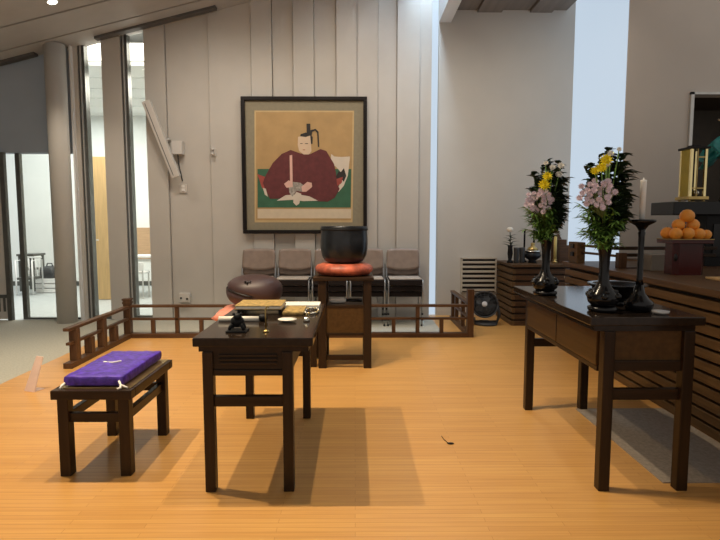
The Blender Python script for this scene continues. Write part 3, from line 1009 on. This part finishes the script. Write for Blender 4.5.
def pad(x0, x1, y0, y1, z0, h):
    t = bmesh.new()
    bmesh.ops.create_cube(t, size=1)
    bmesh.ops.subdivide_edges(t, edges=list(t.edges), cuts=13, use_grid_fill=True)
    for v in t.verts:
        u, w, q = v.co.x * 2, v.co.y * 2, v.co.z * 2
        e = (1 - abs(u) ** 6) * (1 - abs(w) ** 6)
        side = max(abs(u), abs(w)) > .999
        sw = 1 + (.02 * (1 - q * q) if side else 0) - .025 * (q > .99) * (abs(u) > .99 or abs(w) > .99)
        dip = .010 * math.exp(-(u * u + w * w) * 14) if q > .99 else 0
        wr = .0022 * math.sin(13 * u + 5 * w) * math.cos(11 * w - 3 * u)
        z = z0 + h * (.5 + .5 * q * (.80 + .20 * e)) - dip + (wr if q > 0 else 0)
        v.co = Vector(((x0 + x1) / 2 + u * sw * (x1 - x0) / 2, (y0 + y1) / 2 + w * sw * (y1 - y0) / 2, max(z, z0)))
    for f in t.faces:
        f.smooth = True
    return t


cu = thing('cushion', 'flat purple damask cushion with white tassels on the stool', 'cushion', (-1.35, 2.98, zs))
obj('pad', B().merge(pad(-1.485, -1.19, 2.72, 3.265, zs + .003, .062), smooth=True), 'purple', cu)
b = B().tube([(-1.40, 2.985, zs + .060), (-1.36, 2.985, zs + .059), (-1.32, 3.01, zs + .061)], .006, 6).ball((-1.40, 2.985, zs + .061), .012, .01, .007, sub=2)
obj('centre_tassel', b, 'cord', cu)
obj('glint_sheet', B().box(-1.50, -1.145, 2.70, 3.27, zs, zs + .003), 'brass', cu)  # thin brass sheet added for the bright reflection along the cushion edge
b = B().tube([(-1.205, 2.71, zs + .035), (-1.19, 2.695, zs + .02), (-1.185, 2.68, zs + .008), (-1.20, 2.672, zs + .006)], .006, 6).tube([(-1.19, 2.695, zs + .02), (-1.17, 2.70, zs + .008), (-1.155, 2.695, zs + .006)], .005, 6)
obj('corner_tassel', b, 'cord', cu)
b = B().tube([(-1.478, 2.73, zs + .03), (-1.492, 2.70, zs + .014), (-1.49, 2.68, zs + .006)], .006, 6)
obj('corner_tassel', b, 'cord', cu)

# ================================================================== BELL ON ITS STAND
bs_ = thing('bell_stand', 'dark wood bell stand with open shelf in front of the railing', 'stand', (-.1, 4.9, 0))
obj('stand_top', B().box(-.37, .165, 4.695, 5.25, .785, .814, .005), 'walnut', bs_)
for x in (-.325, .075):
    for y_ in (4.715, 5.17):
        obj('leg', B().box(x, x + .07, y_, y_ + .06, 0, .785, .004), 'walnut_z', bs_)
obj('shelf', B().box(-.255, .075, 4.725, 5.22, .545, .565), 'walnut', bs_)
obj('front_panel', B().box(-.255, .075, 4.730, 4.750, .315, .545), 'drawer', bs_)
obj('panel_rail', B().box(-.255, .075, 4.720, 4.755, .295, .317, .003), 'walnut', bs_)
for x in (-.30, .09):
    obj('side_panel', B().box(x, x + .02, 4.81, 5.17, .315, .565), 'walnut_y', bs_)
obj('stretcher', B().box(-.255, .075, 4.735, 4.765, .07, .115, .003), 'walnut', bs_)
for x in (-.305, .095):
    obj('stretcher', B().box(x, x + .03, 4.81, 5.17, .09, .14, .003), 'walnut_y', bs_)
zk = .814
ck = thing('bell_cushion', 'round red brocade cushion under the black bell', 'cushion', (-.1, 4.98, zk))
prof = [(.16, 0), (.235, .010), (.262, .04), (.266, .065), (.25, .09), (.20, .110), (.1, .106), (0, .104)]
obj('pad', B().lathe((-.1, 4.98, zk), prof, 40), 'redcush', ck)
bl_ = thing('bowl_bell', 'large black bowl-shaped bell on the red cushion', 'bell', (-.1, 4.98, zk + .107))
prof = [(0, 0), (.13, .0), (.175, .02), (.205, .07), (.217, .14), (.217, .22), (.212, .30), (.216, .32), (.216, .338), (.202, .338), (.198, .30), (.2, .15), (.15, .04), (0, .03)]
obj('bell_wall', B().lathe((-.1, 4.98, zk + .107), prof, 48), 'bell', bl_)
b = B().lathe((-.1, 4.98, zk + .107), [(.2155, .300), (.2185, .304), (.2185, .314), (.2155, .318)], 48)
obj('rim_band', b, 'blackm', bl_)
sk = thing('bell_striker', 'padded white bell striker lying on the stand shelf', 'striker', (-.14, 4.9, .565))
obj('head', B().lathe((-.235, 4.86, .565 + .026), [(.012, 0), (.026, .02), (.026, .13), (.015, .15), (.0, .155)], 18, axis='x'), 'cord', sk)
obj('handle', B().lathe((-.08, 4.86, .565 + .026), [(.012, 0), (.014, .05), (.016, .14), (.0, .145)], 14, axis='x'), 'black', sk)
rk = thing('book_rack', 'narrow dark rack with white booklets between desk and bell stand', 'rack', (-.39, 4.8, 0))
obj('rack_post', B().box(-.405, -.345, 4.76, 4.81, 0, .55, .003), 'walnut_z', rk)
obj('rack_post', B().box(-.405, -.345, 5.05, 5.10, 0, .55, .003), 'walnut_z', rk)
obj('rack_shelf', B().box(-.44, -.345, 4.74, 5.12, .34, .36, .003), 'walnut_y', rk)
for k in range(4):
    x = -.437 + k * .0075
    tag(obj('booklet', B().box(x, x + .006, 4.745, 4.95, .36, .53 - .012 * k), 'paper', loc=(x, 4.8, .36)), 'white booklet standing in the narrow rack beside the bell stand', 'booklet', 'white booklets in the narrow rack')

# ================================================================== WOODEN FISH DRUM
ms = thing('drum_stand', 'low dark stand hidden behind the desk under the salmon cushion', 'stand', (-.92, 5, 0))
obj('stand_top', B().box(-1.2, -.70, 4.76, 5.24, .37, .40, .004), 'walnut', ms)
for x in (-1.17, -.79):
    for y_ in (4.79, 5.15):
        obj('leg', B().box(x, x + .06, y_, y_ + .06, 0, .37, .003), 'walnut_z', ms)
sq = tag(obj('drum_cushion', B().merge(pillow(-1.27, -.64, 4.72, 5.26, .40, .125, .5), smooth=True), 'salmon', loc=(-.955, 5, .40)), 'salmon cushion under the wooden fish drum', 'cushion')
mk = thing('wooden_fish_drum', 'round purple-brown wooden fish drum behind the desk', 'drum', (-.955, 4.98, .51))
b = B()
t = bmesh.new()
bmesh.ops.create_uvsphere(t, u_segments=40, v_segments=24, radius=1)
for v in t.verts:
    x, y_, z = v.co
    # rounded body with a lip slit on the left side
    g = math.exp(-((z - .10 + .38 * (x + .6)) / .06) ** 2) * (1 if x < .15 else max(0, 1 - (x - .15) * 3))
    k = 1 - .10 * g
    x, z = [math.copysign(abs(c) ** .86, c) for c in (x, z)]
    v.co = Vector((-.93 + x * .258 * k * (1 + .06 * z), 4.98 + y_ * .22 * k, .655 + z * .162 * k * (1.0 if z > 0 else .9)))
for f in t.faces:
    f.smooth = True
b.merge(t)
obj('body', b, 'mokugyo', mk)
b = B()
pts = []
for k in range(14):
    a = PI * .62 + k * PI * .9 / 13
    x, y_ = math.cos(a), math.sin(a)
    zz = .10 - .38 * (x + .6)
    rr_ = math.sqrt(max(0.05, 1 - zz * zz))
    pts.append((-.93 + x * .262 * .975 * rr_, 4.98 + y_ * .22 * .975 * rr_, .655 + zz * .162))
b.tube(pts, .011, 6)
obj('slit', b, 'groove', mk)
b = B()
for dx, dz, r in ((0, 0, .014), (.024, .008, .008), (-.02, .01, .008), (.005, -.016, .007)):
    b.ball((-.96 + dx, 4.98 - .172, .757 + dz), r, .03, r, sub=2)
obj('carving', b, 'groove', mk)

# ================================================================== RAILING
ra = thing('railing', 'low brown wooden railing closing off the floor, three joined runs', 'railing', (-1, 6, 0))


def post(x, y_, h, w=.075):
    b = B().box(x - w / 2, x + w / 2, y_ - w / 2, y_ + w / 2, 0, h - .06, .004)
    b.box(x - w * .58, x + w * .58, y_ - w * .58, y_ + w * .58, h - .06, h - .035, .003).box(x - w * .5, x + w * .5, y_ - w * .5, y_ + w * .5, h - .035, h - .02)
    b.box(x - w * .62, x + w * .62, y_ - w * .62, y_ + w * .62, h - .02, h, .004)
    obj('corner_post', b, 'railz', ra)


post(-2.55, 6.03, .445)
obj('end_post', B().box(1.262, 1.335, 5.99, 6.07, 0, .545, .004), 'railz', ra)
# back run
obj('top_rail', B().box(-2.51, 1.262, 6.0, 6.06, .345, .374, .006), 'rail', ra)
obj('middle_rail', B().box(-2.51, 1.262, 6.01, 6.05, .20, .225, .004), 'rail', ra)
obj('bottom_rail', B().box(-2.51, 1.262, 5.99, 6.07, 0, .05, .004), 'rail', ra)
x = -2.27
k = 1
while x < 1.2:
    obj('baluster', B().box(x - .021, x + .021, 6.01, 6.05, .05, .345 if k % 2 == 0 else .20, .002), 'railz', ra)
    x += .2705
    k += 1
# left run
obj('top_rail', B().box(-2.575, -2.515, 4.72, 5.99, .335, .365, .006), 'raily', ra)
obj('middle_rail', B().box(-2.565, -2.525, 4.74, 5.99, .205, .23, .004), 'raily', ra)
obj('bottom_rail', B().box(-2.585, -2.505, 4.72, 5.99, 0, .05, .004), 'raily', ra)
for k, y_ in enumerate((4.86, 5.13, 5.39, 5.65)):
    obj('baluster', B().box(-2.58, -2.51, y_ - .035, y_ + .035, .05, .335 if k % 2 == 0 else .205, .002), 'railz', ra)
# right run
obj('top_rail', B().box(1.27, 1.33, 6.07, 7.15, .36, .39, .006), 'raily', ra)
obj('middle_rail', B().box(1.28, 1.32, 6.07, 7.15, .20, .225, .004), 'raily', ra)
obj('bottom_rail', B().box(1.265, 1.335, 6.07, 7.15, 0, .05, .004), 'raily', ra)
for y_ in (6.45, 6.85, 7.1):
    obj('baluster', B().box(1.278, 1.322, y_ - .03, y_ + .03, .05, .36, .002), 'railz', ra)

# ================================================================== STACKED CHAIRS
def make_chair(label, loc):
    """local base at the floor; front towards -y"""
    x, y_, z = loc
    c = thing('stacking_chair', label, 'chair', loc, 'stacked chairs along the back wall')
    w = .213
    # backrest: gently curved shell
    t = bmesh.new()
    n, m_ = 12, 8
    rows = []
    for side in (0, 1):
        gr = []
        for j in range(m_ + 1):
            v_ = j / m_
            row = []
            for i in range(n + 1):
                u = i / n * 2 - 1
                top = .80 - .02 * abs(u) ** 6
                bot = .555 - .035 * (1 - u * u)
                zz = bot + (top - bot) * v_
                yy = .20 + .045 * v_ + .022 * (1 - u * u) + (.022 if side else 0)
                row.append(t.verts.new((x + u * w * (1 - .04 * v_ ** 6), y_ + yy, z + zz)))
            gr.append(row)
        rows.append(gr)
    for gr in rows:
        for j in range(m_):
            for i in range(n):
                t.faces.new((gr[j][i], gr[j][i + 1], gr[j + 1][i + 1], gr[j + 1][i])).smooth = True
    a, bb = rows
    for i in range(n):
        t.faces.new((a[0][i], bb[0][i], bb[0][i + 1], a[0][i + 1]))
        t.faces.new((a[m_][i], bb[m_][i], bb[m_][i + 1], a[m_][i + 1]))
    for j in range(m_):
        t.faces.new((a[j][0], bb[j][0], bb[j + 1][0], a[j + 1][0]))
        t.faces.new((a[j][n], bb[j][n], bb[j + 1][n], a[j + 1][n]))
    obj('backrest', B().merge(t), 'chair', c)
    obj('seat', B().box(x - .195, x + .195, y_ - .17, y_ + .19, z + .435, z + .45, .006), 'chair_lit_top', c)
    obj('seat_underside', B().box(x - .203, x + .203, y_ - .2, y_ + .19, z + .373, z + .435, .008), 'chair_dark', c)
    for s_ in (-1, 1):
        b = B().tube([(x + s_ * .21, y_ - .17, z + .012), (x + s_ * .21, y_ - .195, z + .40), (x + s_ * .213, y_ - .17, z + .43), (x + s_ * .213, y_ + .15, z + .43)], .0085, 8)
        obj('front_leg', b, 'chrome', c)
        b = B().tube([(x + s_ * .21, y_ + .23, z + .012), (x + s_ * .213, y_ + .17, z + .42), (x + s_ * .213, y_ + .235, z + .62), (x + s_ * .2, y_ + .262, z + .74)], .0085, 8)
        obj('rear_leg', b, 'chrome', c)
        for yy in (-.17, .23):
            ob = B().lathe((x + s_ * .21, y_ + yy, z), [(.012, 0), (.013, .01), (.01, .022)], 10)
            obj('foot_cap', ob, 'blackm', c)
    return c


names = ('leftmost', 'second from the left', 'middle', 'fourth from the left', 'rightmost')
proto = None
for k in range(5):
    x = -1.246 + k * .467
    for lv, wh in ((2, 'top chair'), (1, 'middle chair'), (0, 'bottom chair')):
        lab = 'taupe vinyl stacking chair, %s of the %s stack by the back wall' % (wh.replace(' chair', ''), names[k])
        loc = (x, 6.845 - .03 * lv, .076 * lv)
        if proto is None:
            proto = make_chair(lab, loc)
        else:
            dup(proto, loc, lab)

# ================================================================== PORTRAIT
pt = thing('framed_portrait', 'large framed painting of a seated robed figure on the back wall', 'painting', (-.65, 7.13, 1.14))
X0, X1, Z0, Z1 = -1.462, .157, 1.145, 2.897
yf, yb = 7.09, 7.165
fw = .048
obj('frame', B().box(X0, X1, yf, yb, Z1 - fw, Z1, .006).box(X0, X1, yf, yb, Z0, Z0 + fw, .006).box(X0, X0 + fw, yf, yb, Z0 + fw, Z1 - fw, .006).box(X1 - fw, X1, yf, yb, Z0 + fw, Z1 - fw, .006), 'frame', pt)
obj('mount', B().box(X0 + fw, X1 - fw, 7.125, 7.145, Z0 + fw, Z1 - fw), 'mat_board', pt)
obj('backing', B().box(X0 + .02, X1 - .02, 7.145, 7.165, Z0 + .02, Z1 - .02), 'frame', pt)


def pz(px, py):
    """portrait drawing: painting pixels to metres on its own plane"""
    return (-1.462 + (px - 241) * 1.619 / 126.3 - (py - 96) * .0002, 2.897 - (py - 96.5) * 1.752 / 137.0)


cols = ['p_gold', 'p_ochre', 'p_green', 'p_cream', 'p_maroon', 'p_red', 'p_skin', 'p_black', 'p_white', 'p_grey', 'p_pink']
pb_ = B()
_ly = [7.124]


def shape(pts, mk):
    _ly[0] -= .0004
    pb_.prism([pz(*p) for p in pts], _ly[0], 7.125, mi=cols.index(mk))


def rect(a, b_, c, d, mk):
    shape([(a, b_), (c, b_), (c, d), (a, d)], mk)


rect(254.5, 110, 354.5, 222, 'p_gold')
rect(256, 111.5, 353, 220, 'p_ochre')
rect(257.5, 168, 352.5, 207, 'p_green')
rect(257.5, 208.5, 353, 218, 'p_cream')
# white sash behind the figure on the right
shape([(332, 153), (335, 155.5), (342, 156), (351, 155.5), (350, 166), (349, 175), (345, 185), (340, 191), (338, 190), (342, 181), (341, 170), (336, 165), (331, 166)], 'p_white')
shape([(345, 167), (347.5, 175), (345, 181), (342, 177), (339, 178), (338, 182), (335, 179), (340, 170), (342, 171)], 'p_black')
# lining left / right
shape([(257, 173), (265, 176), (272, 190), (268, 193), (262, 187), (259, 178)], 'p_red')
shape([(331, 180), (344, 176), (343, 182), (338, 186), (330, 188)], 'p_red')
# robe
shape([(291, 149), (301, 152.5), (311, 153), (321, 148), (327, 150), (335, 163), (337, 172), (338, 183), (341, 188), (336, 197), (329, 201), (318, 200.5), (305, 198), (290, 197), (278, 198), (270, 198), (266, 190), (263, 182), (266, 174), (273, 162), (282, 153)], 'p_maroon')
# hem whites
shape([(277, 200), (286, 194.5), (298, 193.5), (310, 195.5), (319, 200), (304, 200.5), (295, 199)], 'p_white')
shape([(263, 187), (266, 188), (268, 196), (265, 194)], 'p_white')
# sash pattern, sword tassels
shape([(289, 184), (294, 181), (301, 182), (306, 186), (303, 191), (297, 190), (293, 196), (290, 192)], 'p_grey')
shape([(294, 196), (297, 191), (302, 193), (300, 203), (297, 205), (294, 202)], 'p_white')
# sceptre, hands
shape([(290, 154.5), (292.6, 154), (293.2, 184), (290.6, 184)], 'p_pink')
shape([(284.5, 183), (289, 179.5), (293, 181), (293.5, 186), (287, 187)], 'p_pink')
shape([(302, 186), (308, 181), (312.5, 182), (313, 186), (307, 191), (303, 191)], 'p_pink')
# head
shape([(298.5, 136), (310.5, 134), (311.5, 144), (312, 150), (309.5, 153.5), (304, 153.5), (299.5, 150), (298.2, 144)], 'p_skin')
shape([(310.5, 134), (313.2, 136), (313, 143), (311.5, 143)], 'p_black')
shape([(300.5, 135.5), (301, 133.4), (306, 131.8), (310.7, 132.4), (311.2, 134.6), (306, 136.2)], 'p_black')
shape([(306.8, 123), (310.6, 123), (311, 133.5), (307.2, 134)], 'p_black')
shape([(311, 129.3), (316, 128), (319, 131), (319.8, 146), (318.6, 146), (317.6, 132), (315.5, 129.8), (312.6, 131), (311.5, 140), (310.8, 136)], 'p_black')
# face marks
rect(300.6, 142.4, 303, 143, 'p_black')
rect(305.6, 142.4, 308.4, 143, 'p_black')
rect(303.4, 148.6, 305.6, 149.3, 'p_red')
obj('picture', pb_, cols, pt)

# ================================================================== WALL DEVICES
sp = thing('wall_speaker', 'long white speaker bar tilted on the back wall', 'speaker', (-2.45, 7.1, 2.3))
A, Bv = Vector((-2.60, 6.93, 2.80)), Vector((-2.295, 7.06, 1.87))
ax = (Bv - A)
L = ax.length
mid = (A + Bv) / 2
zax = -ax.normalized()
yax = Vector((0, 1, 0)) - zax * zax.y
yax.normalize()
xax = yax.cross(zax)
mx = Matrix((xax, yax, zax)).transposed().to_4x4()
mx.translation = mid
obj('cabinet', B().box(-.052, .052, -.045, .045, -L / 2, L / 2, .012, mx=mx), 'plastic', sp)
obj('grille', B().box(-.02, -.014, -.05, -.044, -L / 2 + .03, L / 2 - .03, mx=mx).box(-.053, -.05, -.03, .03, -L / 2 + .03, L / 2 - .03, mx=mx), 'fan', sp)
obj('bracket', B().tube([mid + Vector((0, .04, 0)), mid + Vector((.04, .13, .02)), (mid.x + .04, 7.199, mid.z + .02)], .014, 8), 'plastic', sp)
bx = thing('junction_box', 'white square box on the wall beside the speaker bar', 'box', (-2.28, 7.15, 2.25))
obj('case', B().box(-2.36, -2.22, 7.08, 7.199, 2.165, 2.335, .01), 'plastic', bx)
obj('cable', B().tube([(-2.29, 7.12, 2.17), (-2.30, 7.18, 2.05), (-2.26, 7.185, 1.83)], .008, 8), 'fan', bx)
sw = thing('wall_switch', 'small white switch plate below the junction box', 'switch', (-2.25, 7.18, 1.74))
obj('plate', B().box(-2.30, -2.20, 7.175, 7.199, 1.68, 1.79, .005), 'plastic', sw)
obj('button', B().box(-2.27, -2.23, 7.166, 7.175, 1.70, 1.735, .003).box(-2.27, -2.23, 7.166, 7.175, 1.745, 1.775, .003), 'wax', sw)
hk = thing('wall_hook', 'tiny white double hook on a board edge left of the painting', 'hook', (-1.84, 7.16, 2.2))
obj('plate', B().box(-1.87, -1.81, 7.16, 7.178, 2.15, 2.25, .004), 'plastic', hk)
obj('prong', B().lathe((-1.84, 7.16, 2.23), [(.012, 0), (.014, -.05), (.022, -.06), (0, -.07)], 10, axis='y'), 'plastic', hk)
obj('prong', B().lathe((-1.84, 7.16, 2.17), [(.012, 0), (.014, -.05), (.022, -.06), (0, -.07)], 10, axis='y'), 'plastic', hk)
ou = thing('wall_outlet', 'white outlet box low on the back wall left of the drum', 'outlet', (-2.24, 7.17, .29))
obj('case', B().box(-2.33, -2.19, 7.12, 7.199, .24, .36, .008), 'plastic', ou)
obj('socket', B().box(-2.315, -2.29, 7.112, 7.12, .28, .305, .002), 'blackm', ou)
obj('socket', B().box(-2.235, -2.21, 7.112, 7.12, .27, .295, .002), 'blackm', ou)

vt = thing('vent_grille', 'slatted pale vent grille on the wall beside the corner altar', 'vent', (1.7, 7.44, .55))
obj('backing', B().box(1.465, 1.945, 7.437, 7.449, .33, .79), 'groove', vt)
b = B()
for k in range(7):
    z = .345 + k * .064
    b.box(1.48, 1.935, 7.405, 7.437, z, z + .03, .003)
obj('blades', b, 'ventw', vt)
obj('vent_frame', B().box(1.46, 1.48, 7.40, 7.449, .33, .80).box(1.935, 1.95, 7.40, 7.449, .33, .80).box(1.46, 1.95, 7.40, 7.449, .79, .81), 'ventw', vt)

# fan
fn = thing('floor_fan', 'small dark round floor fan by the corner altar', 'fan', (1.64, 6.75, 0))
obj('stand_base', B().lathe((1.66, 6.78, 0), [(.14, 0), (.15, .01), (.14, .03), (.05, .05), (0, .05)], 28), 'fan', fn)
b = B()
b.tube([(1.50, 6.74, .09), (1.52, 6.76, .04), (1.66, 6.78, .03), (1.80, 6.76, .04), (1.825, 6.75, .12), (1.80, 6.75, .24)], .02, 8)
obj('yoke', b, 'fan', fn)
tilt = Matrix.Translation((1.63, 6.73, .26)) @ Matrix.Rotation(R(-12), 4, 'Z') @ Matrix.Rotation(R(72), 4, 'X')
b = B().lathe((0, 0, 0), [(.10, -.11), (.15, -.08), (.168, -.02), (.172, .02), (.165, .035), (.155, .02), (.15, -.06), (0, -.08)], 32, mx=None)
bmesh.ops.transform(b.b, matrix=tilt, verts=b.b.verts)
obj('shell', b, 'fan', fn)
b = B()
for k in range(5):
    r_ = .05 + k * .026
    pts = [(r_ * math.cos(a * PI / 12), r_ * math.sin(a * PI / 12), .04 - .02 * (r_ / .16) ** 2) for a in range(25)]
    b.tube(pts, .0035, 5)
for k in range(16):
    a = k * PI / 8
    b.tube([(.03 * math.cos(a), .03 * math.sin(a), .045), (.165 * math.cos(a), .165 * math.sin(a), .022)], .003, 4)
bmesh.ops.transform(b.b, matrix=tilt, verts=b.b.verts)
obj('grille', b, 'fan', fn)
b = B()
for k in range(5):
    a = k * 2 * PI / 5
    b.leaf((.02 * math.cos(a), .02 * math.sin(a), 0), (math.cos(a), math.sin(a), 0), .12, .045, Vector((0, 0, 1)))
bmesh.ops.transform(b.b, matrix=tilt, verts=b.b.verts)
obj('blades', b, 'fan', fn)
b = B().lathe((0, 0, 0), [(.034, .03), (.034, .05), (.025, .056), (0, .057)], 20)
bmesh.ops.transform(b.b, matrix=tilt, verts=b.b.verts)
obj('hub_cap', b, 'fan_pale', fn)

# pink card, scrap
t = B()
mxp = Matrix.Translation((-2.50, 4.08, 0)) @ Matrix.Rotation(R(-20), 4, 'Z')
cd = thing('pink_card', 'pale pink folded card standing at the carpet edge', 'card', (-2.50, 4.08, 0))
t.prism([(-.055, 0.0), (.05, 0.0), (.10, .27), (.03, .27)], -.003, .003)
for v in t.b.verts:
    v.co.y += .05 * v.co.z / .27
for v in t.b.verts:
    v.co = mxp @ v.co
obj('leaf', t, 'pink', cd)
t = B().box(-.05, .045, .0, .09, 0, .004)
for v in t.b.verts:
    v.co = mxp @ v.co
obj('foot_flap', t, 'pink', cd)
tag(obj('scrap', B().ball((.56, 3.07, .004), .022, .012, .004, sub=2).tube([(.545, 3.08, .003), (.53, 3.13, .003), (.525, 3.18, .003)], .002, 5), 'blackm', loc=(.56, 3.07, 0)), 'small black scrap lying alone on the wood floor', 'scrap')

# ceiling downlight
dlx, dly = -3.2, 5.98
dl = thing('ceiling_downlight', 'small round glowing downlight in the sloping ceiling', 'ceiling light', (dlx, dly, HC(dlx)))
rot = Matrix.Rotation(-math.atan(.25), 4, 'Y')
obj('trim_ring', B().lathe((dlx, dly, HC(dlx)), [(.05, -.012), (.062, -.006), (.062, .0), (.045, .0)], 24, mx=rot), 'alu', dl)
obj('lens', B().lathe((dlx, dly, HC(dlx)), [(0, -.016), (.046, -.013), (.048, -.004), (0, -.004)], 24, mx=rot), 'lamp', dl)
# corridor cove tubes
for n_, (x0, x1) in enumerate(((-3.6, -3.15), (-3.05, -2.6))):
    tag(obj('cove_lamp', B().lathe((x0, 7.44, 3.545), [(.11, 0), (.11, x1 - x0)], 14, axis='x'), 'cove', loc=(x0, 7.44, 3.545)), ('bright tube lamp above the window nearest the column', 'bright tube lamp above the window beside the speaker')[n_], 'lamp', 'lamps behind the window heads')

# ================================================================== CORRIDOR FURNITURE
dr = thing('wooden_door', 'yellow wood door leaf seen through the narrow window', 'door', (-4.15, 9, 0))
obj('leaf', B().box(-4.37, -3.8, 9.0, 9.05, .005, 2.36, .005), 'yellow_wood', dr)
obj('handle', B().tube([(-4.31, 8.998, 1.0), (-4.31, 8.95, 1.0), (-4.22, 8.95, 1.0)], .01, 8), 'alu', dr)
tb = thing('white_table', 'white table in the corridor seen through the narrow window', 'table', (-3.8, 9.6, 0))
obj('tabletop', B().box(-4.3, -3.4, 9.3, 9.9, .68, .71, .004), 'white', tb)
for x in (-4.25, -3.5):
    for y_ in (9.35, 9.8):
        obj('leg', B().box(x, x + .04, y_, y_ + .04, -.002, .68), 'white', tb)
for x, lab in ((-3.98, 'white chair in front of the white corridor table, left one'), (-3.68, 'white chair in front of the white corridor table, right one')):
    c = thing('white_chair', lab, 'chair', (x, 9.12, 0), 'white chairs in the corridor')
    obj('seat', B().box(x - .12, x + .12, 9.12, 9.4, .42, .45, .005), 'white', c)
    obj('backrest', B().box(x - .12, x + .12, 9.09, 9.12, .48, .62, .005), 'white', c)
    for xx in (-.11, .09):
        for yy in (9.1, 9.36):
            obj('leg', B().box(x + xx, x + xx + .02, yy, yy + .02, -.002, .46 if yy > 9.2 else .6), 'alu', c)

tr = thing('dark_table', 'dark slim table stacked by the corridor wall beyond the glass door', 'table', (-6.14, 10.3, 0))
obj('tabletop', B().box(-6.30, -5.98, 10.1, 10.5, .66, .70, .004), 'mull', tr)
for x in (-6.28, -6.04):
    for y_ in (10.12, 10.44):
        obj('leg', B().box(x, x + .04, y_, y_ + .04, -.002, .66), 'mull', tr)
obj('lower_shelf', B().box(-6.28, -6.0, 10.14, 10.46, .40, .43), 'mull', tr)
wc = thing('wheeled_chair', 'pale tube-framed chair with dark seat beyond the glass door', 'chair', (-5.80, 9.6, 0))
for x in (-5.95, -5.66):
    obj('side_frame', B().tube([(x, 9.5, .02), (x, 9.5, .62), (x, 9.8, .62), (x, 9.8, .02)], .014, 8), 'white', wc)
b = B()
for k in range(5):
    b.tube([(-5.95 + .06 * k, 9.8, .3), (-5.95 + .06 * k, 9.8, .66)], .01, 6)
b.tube([(-5.95, 9.8, .66), (-5.66, 9.8, .66)], .014, 8)
obj('back_bars', b, 'white', wc)
obj('seat', B().box(-5.95, -5.66, 9.5, 9.8, .28, .32, .005), 'mull', wc)
bg = thing('dark_bag', 'dark green bag standing on a crate beyond the glass door', 'bag', (-5.66, 10.05, 0))
obj('bag_body', B().merge(pillow(-5.80, -5.52, 9.90, 10.2, .262, .22, .4), smooth=True), 'fan', bg)
obj('bag_handle', B().tube([(-5.72, 10.05, .46), (-5.70, 10.05, .53), (-5.62, 10.05, .53), (-5.60, 10.05, .46)], .012, 8), 'fan', bg)
ct = thing('crate', 'pale crate under the dark bag beyond the glass door', 'crate', (-5.66, 10.05, 0))
b = B()
for k in range(3):
    b.box(-5.84, -5.48, 9.88, 9.90, .01 + k * .085, .08 + k * .085).box(-5.84, -5.48, 10.22, 10.24, .01 + k * .085, .08 + k * .085)
    b.box(-5.84, -5.82, 9.90, 10.22, .01 + k * .085, .08 + k * .085).box(-5.50, -5.48, 9.90, 10.22, .01 + k * .085, .08 + k * .085)
obj('slatted_sides', b, 'white', ct)
obj('crate_lid', B().box(-5.84, -5.48, 9.88, 10.24, .25, .262), 'white', ct)
obj('crate_floor', B().box(-5.82, -5.50, 9.90, 10.22, -.002, .01), 'white', ct)
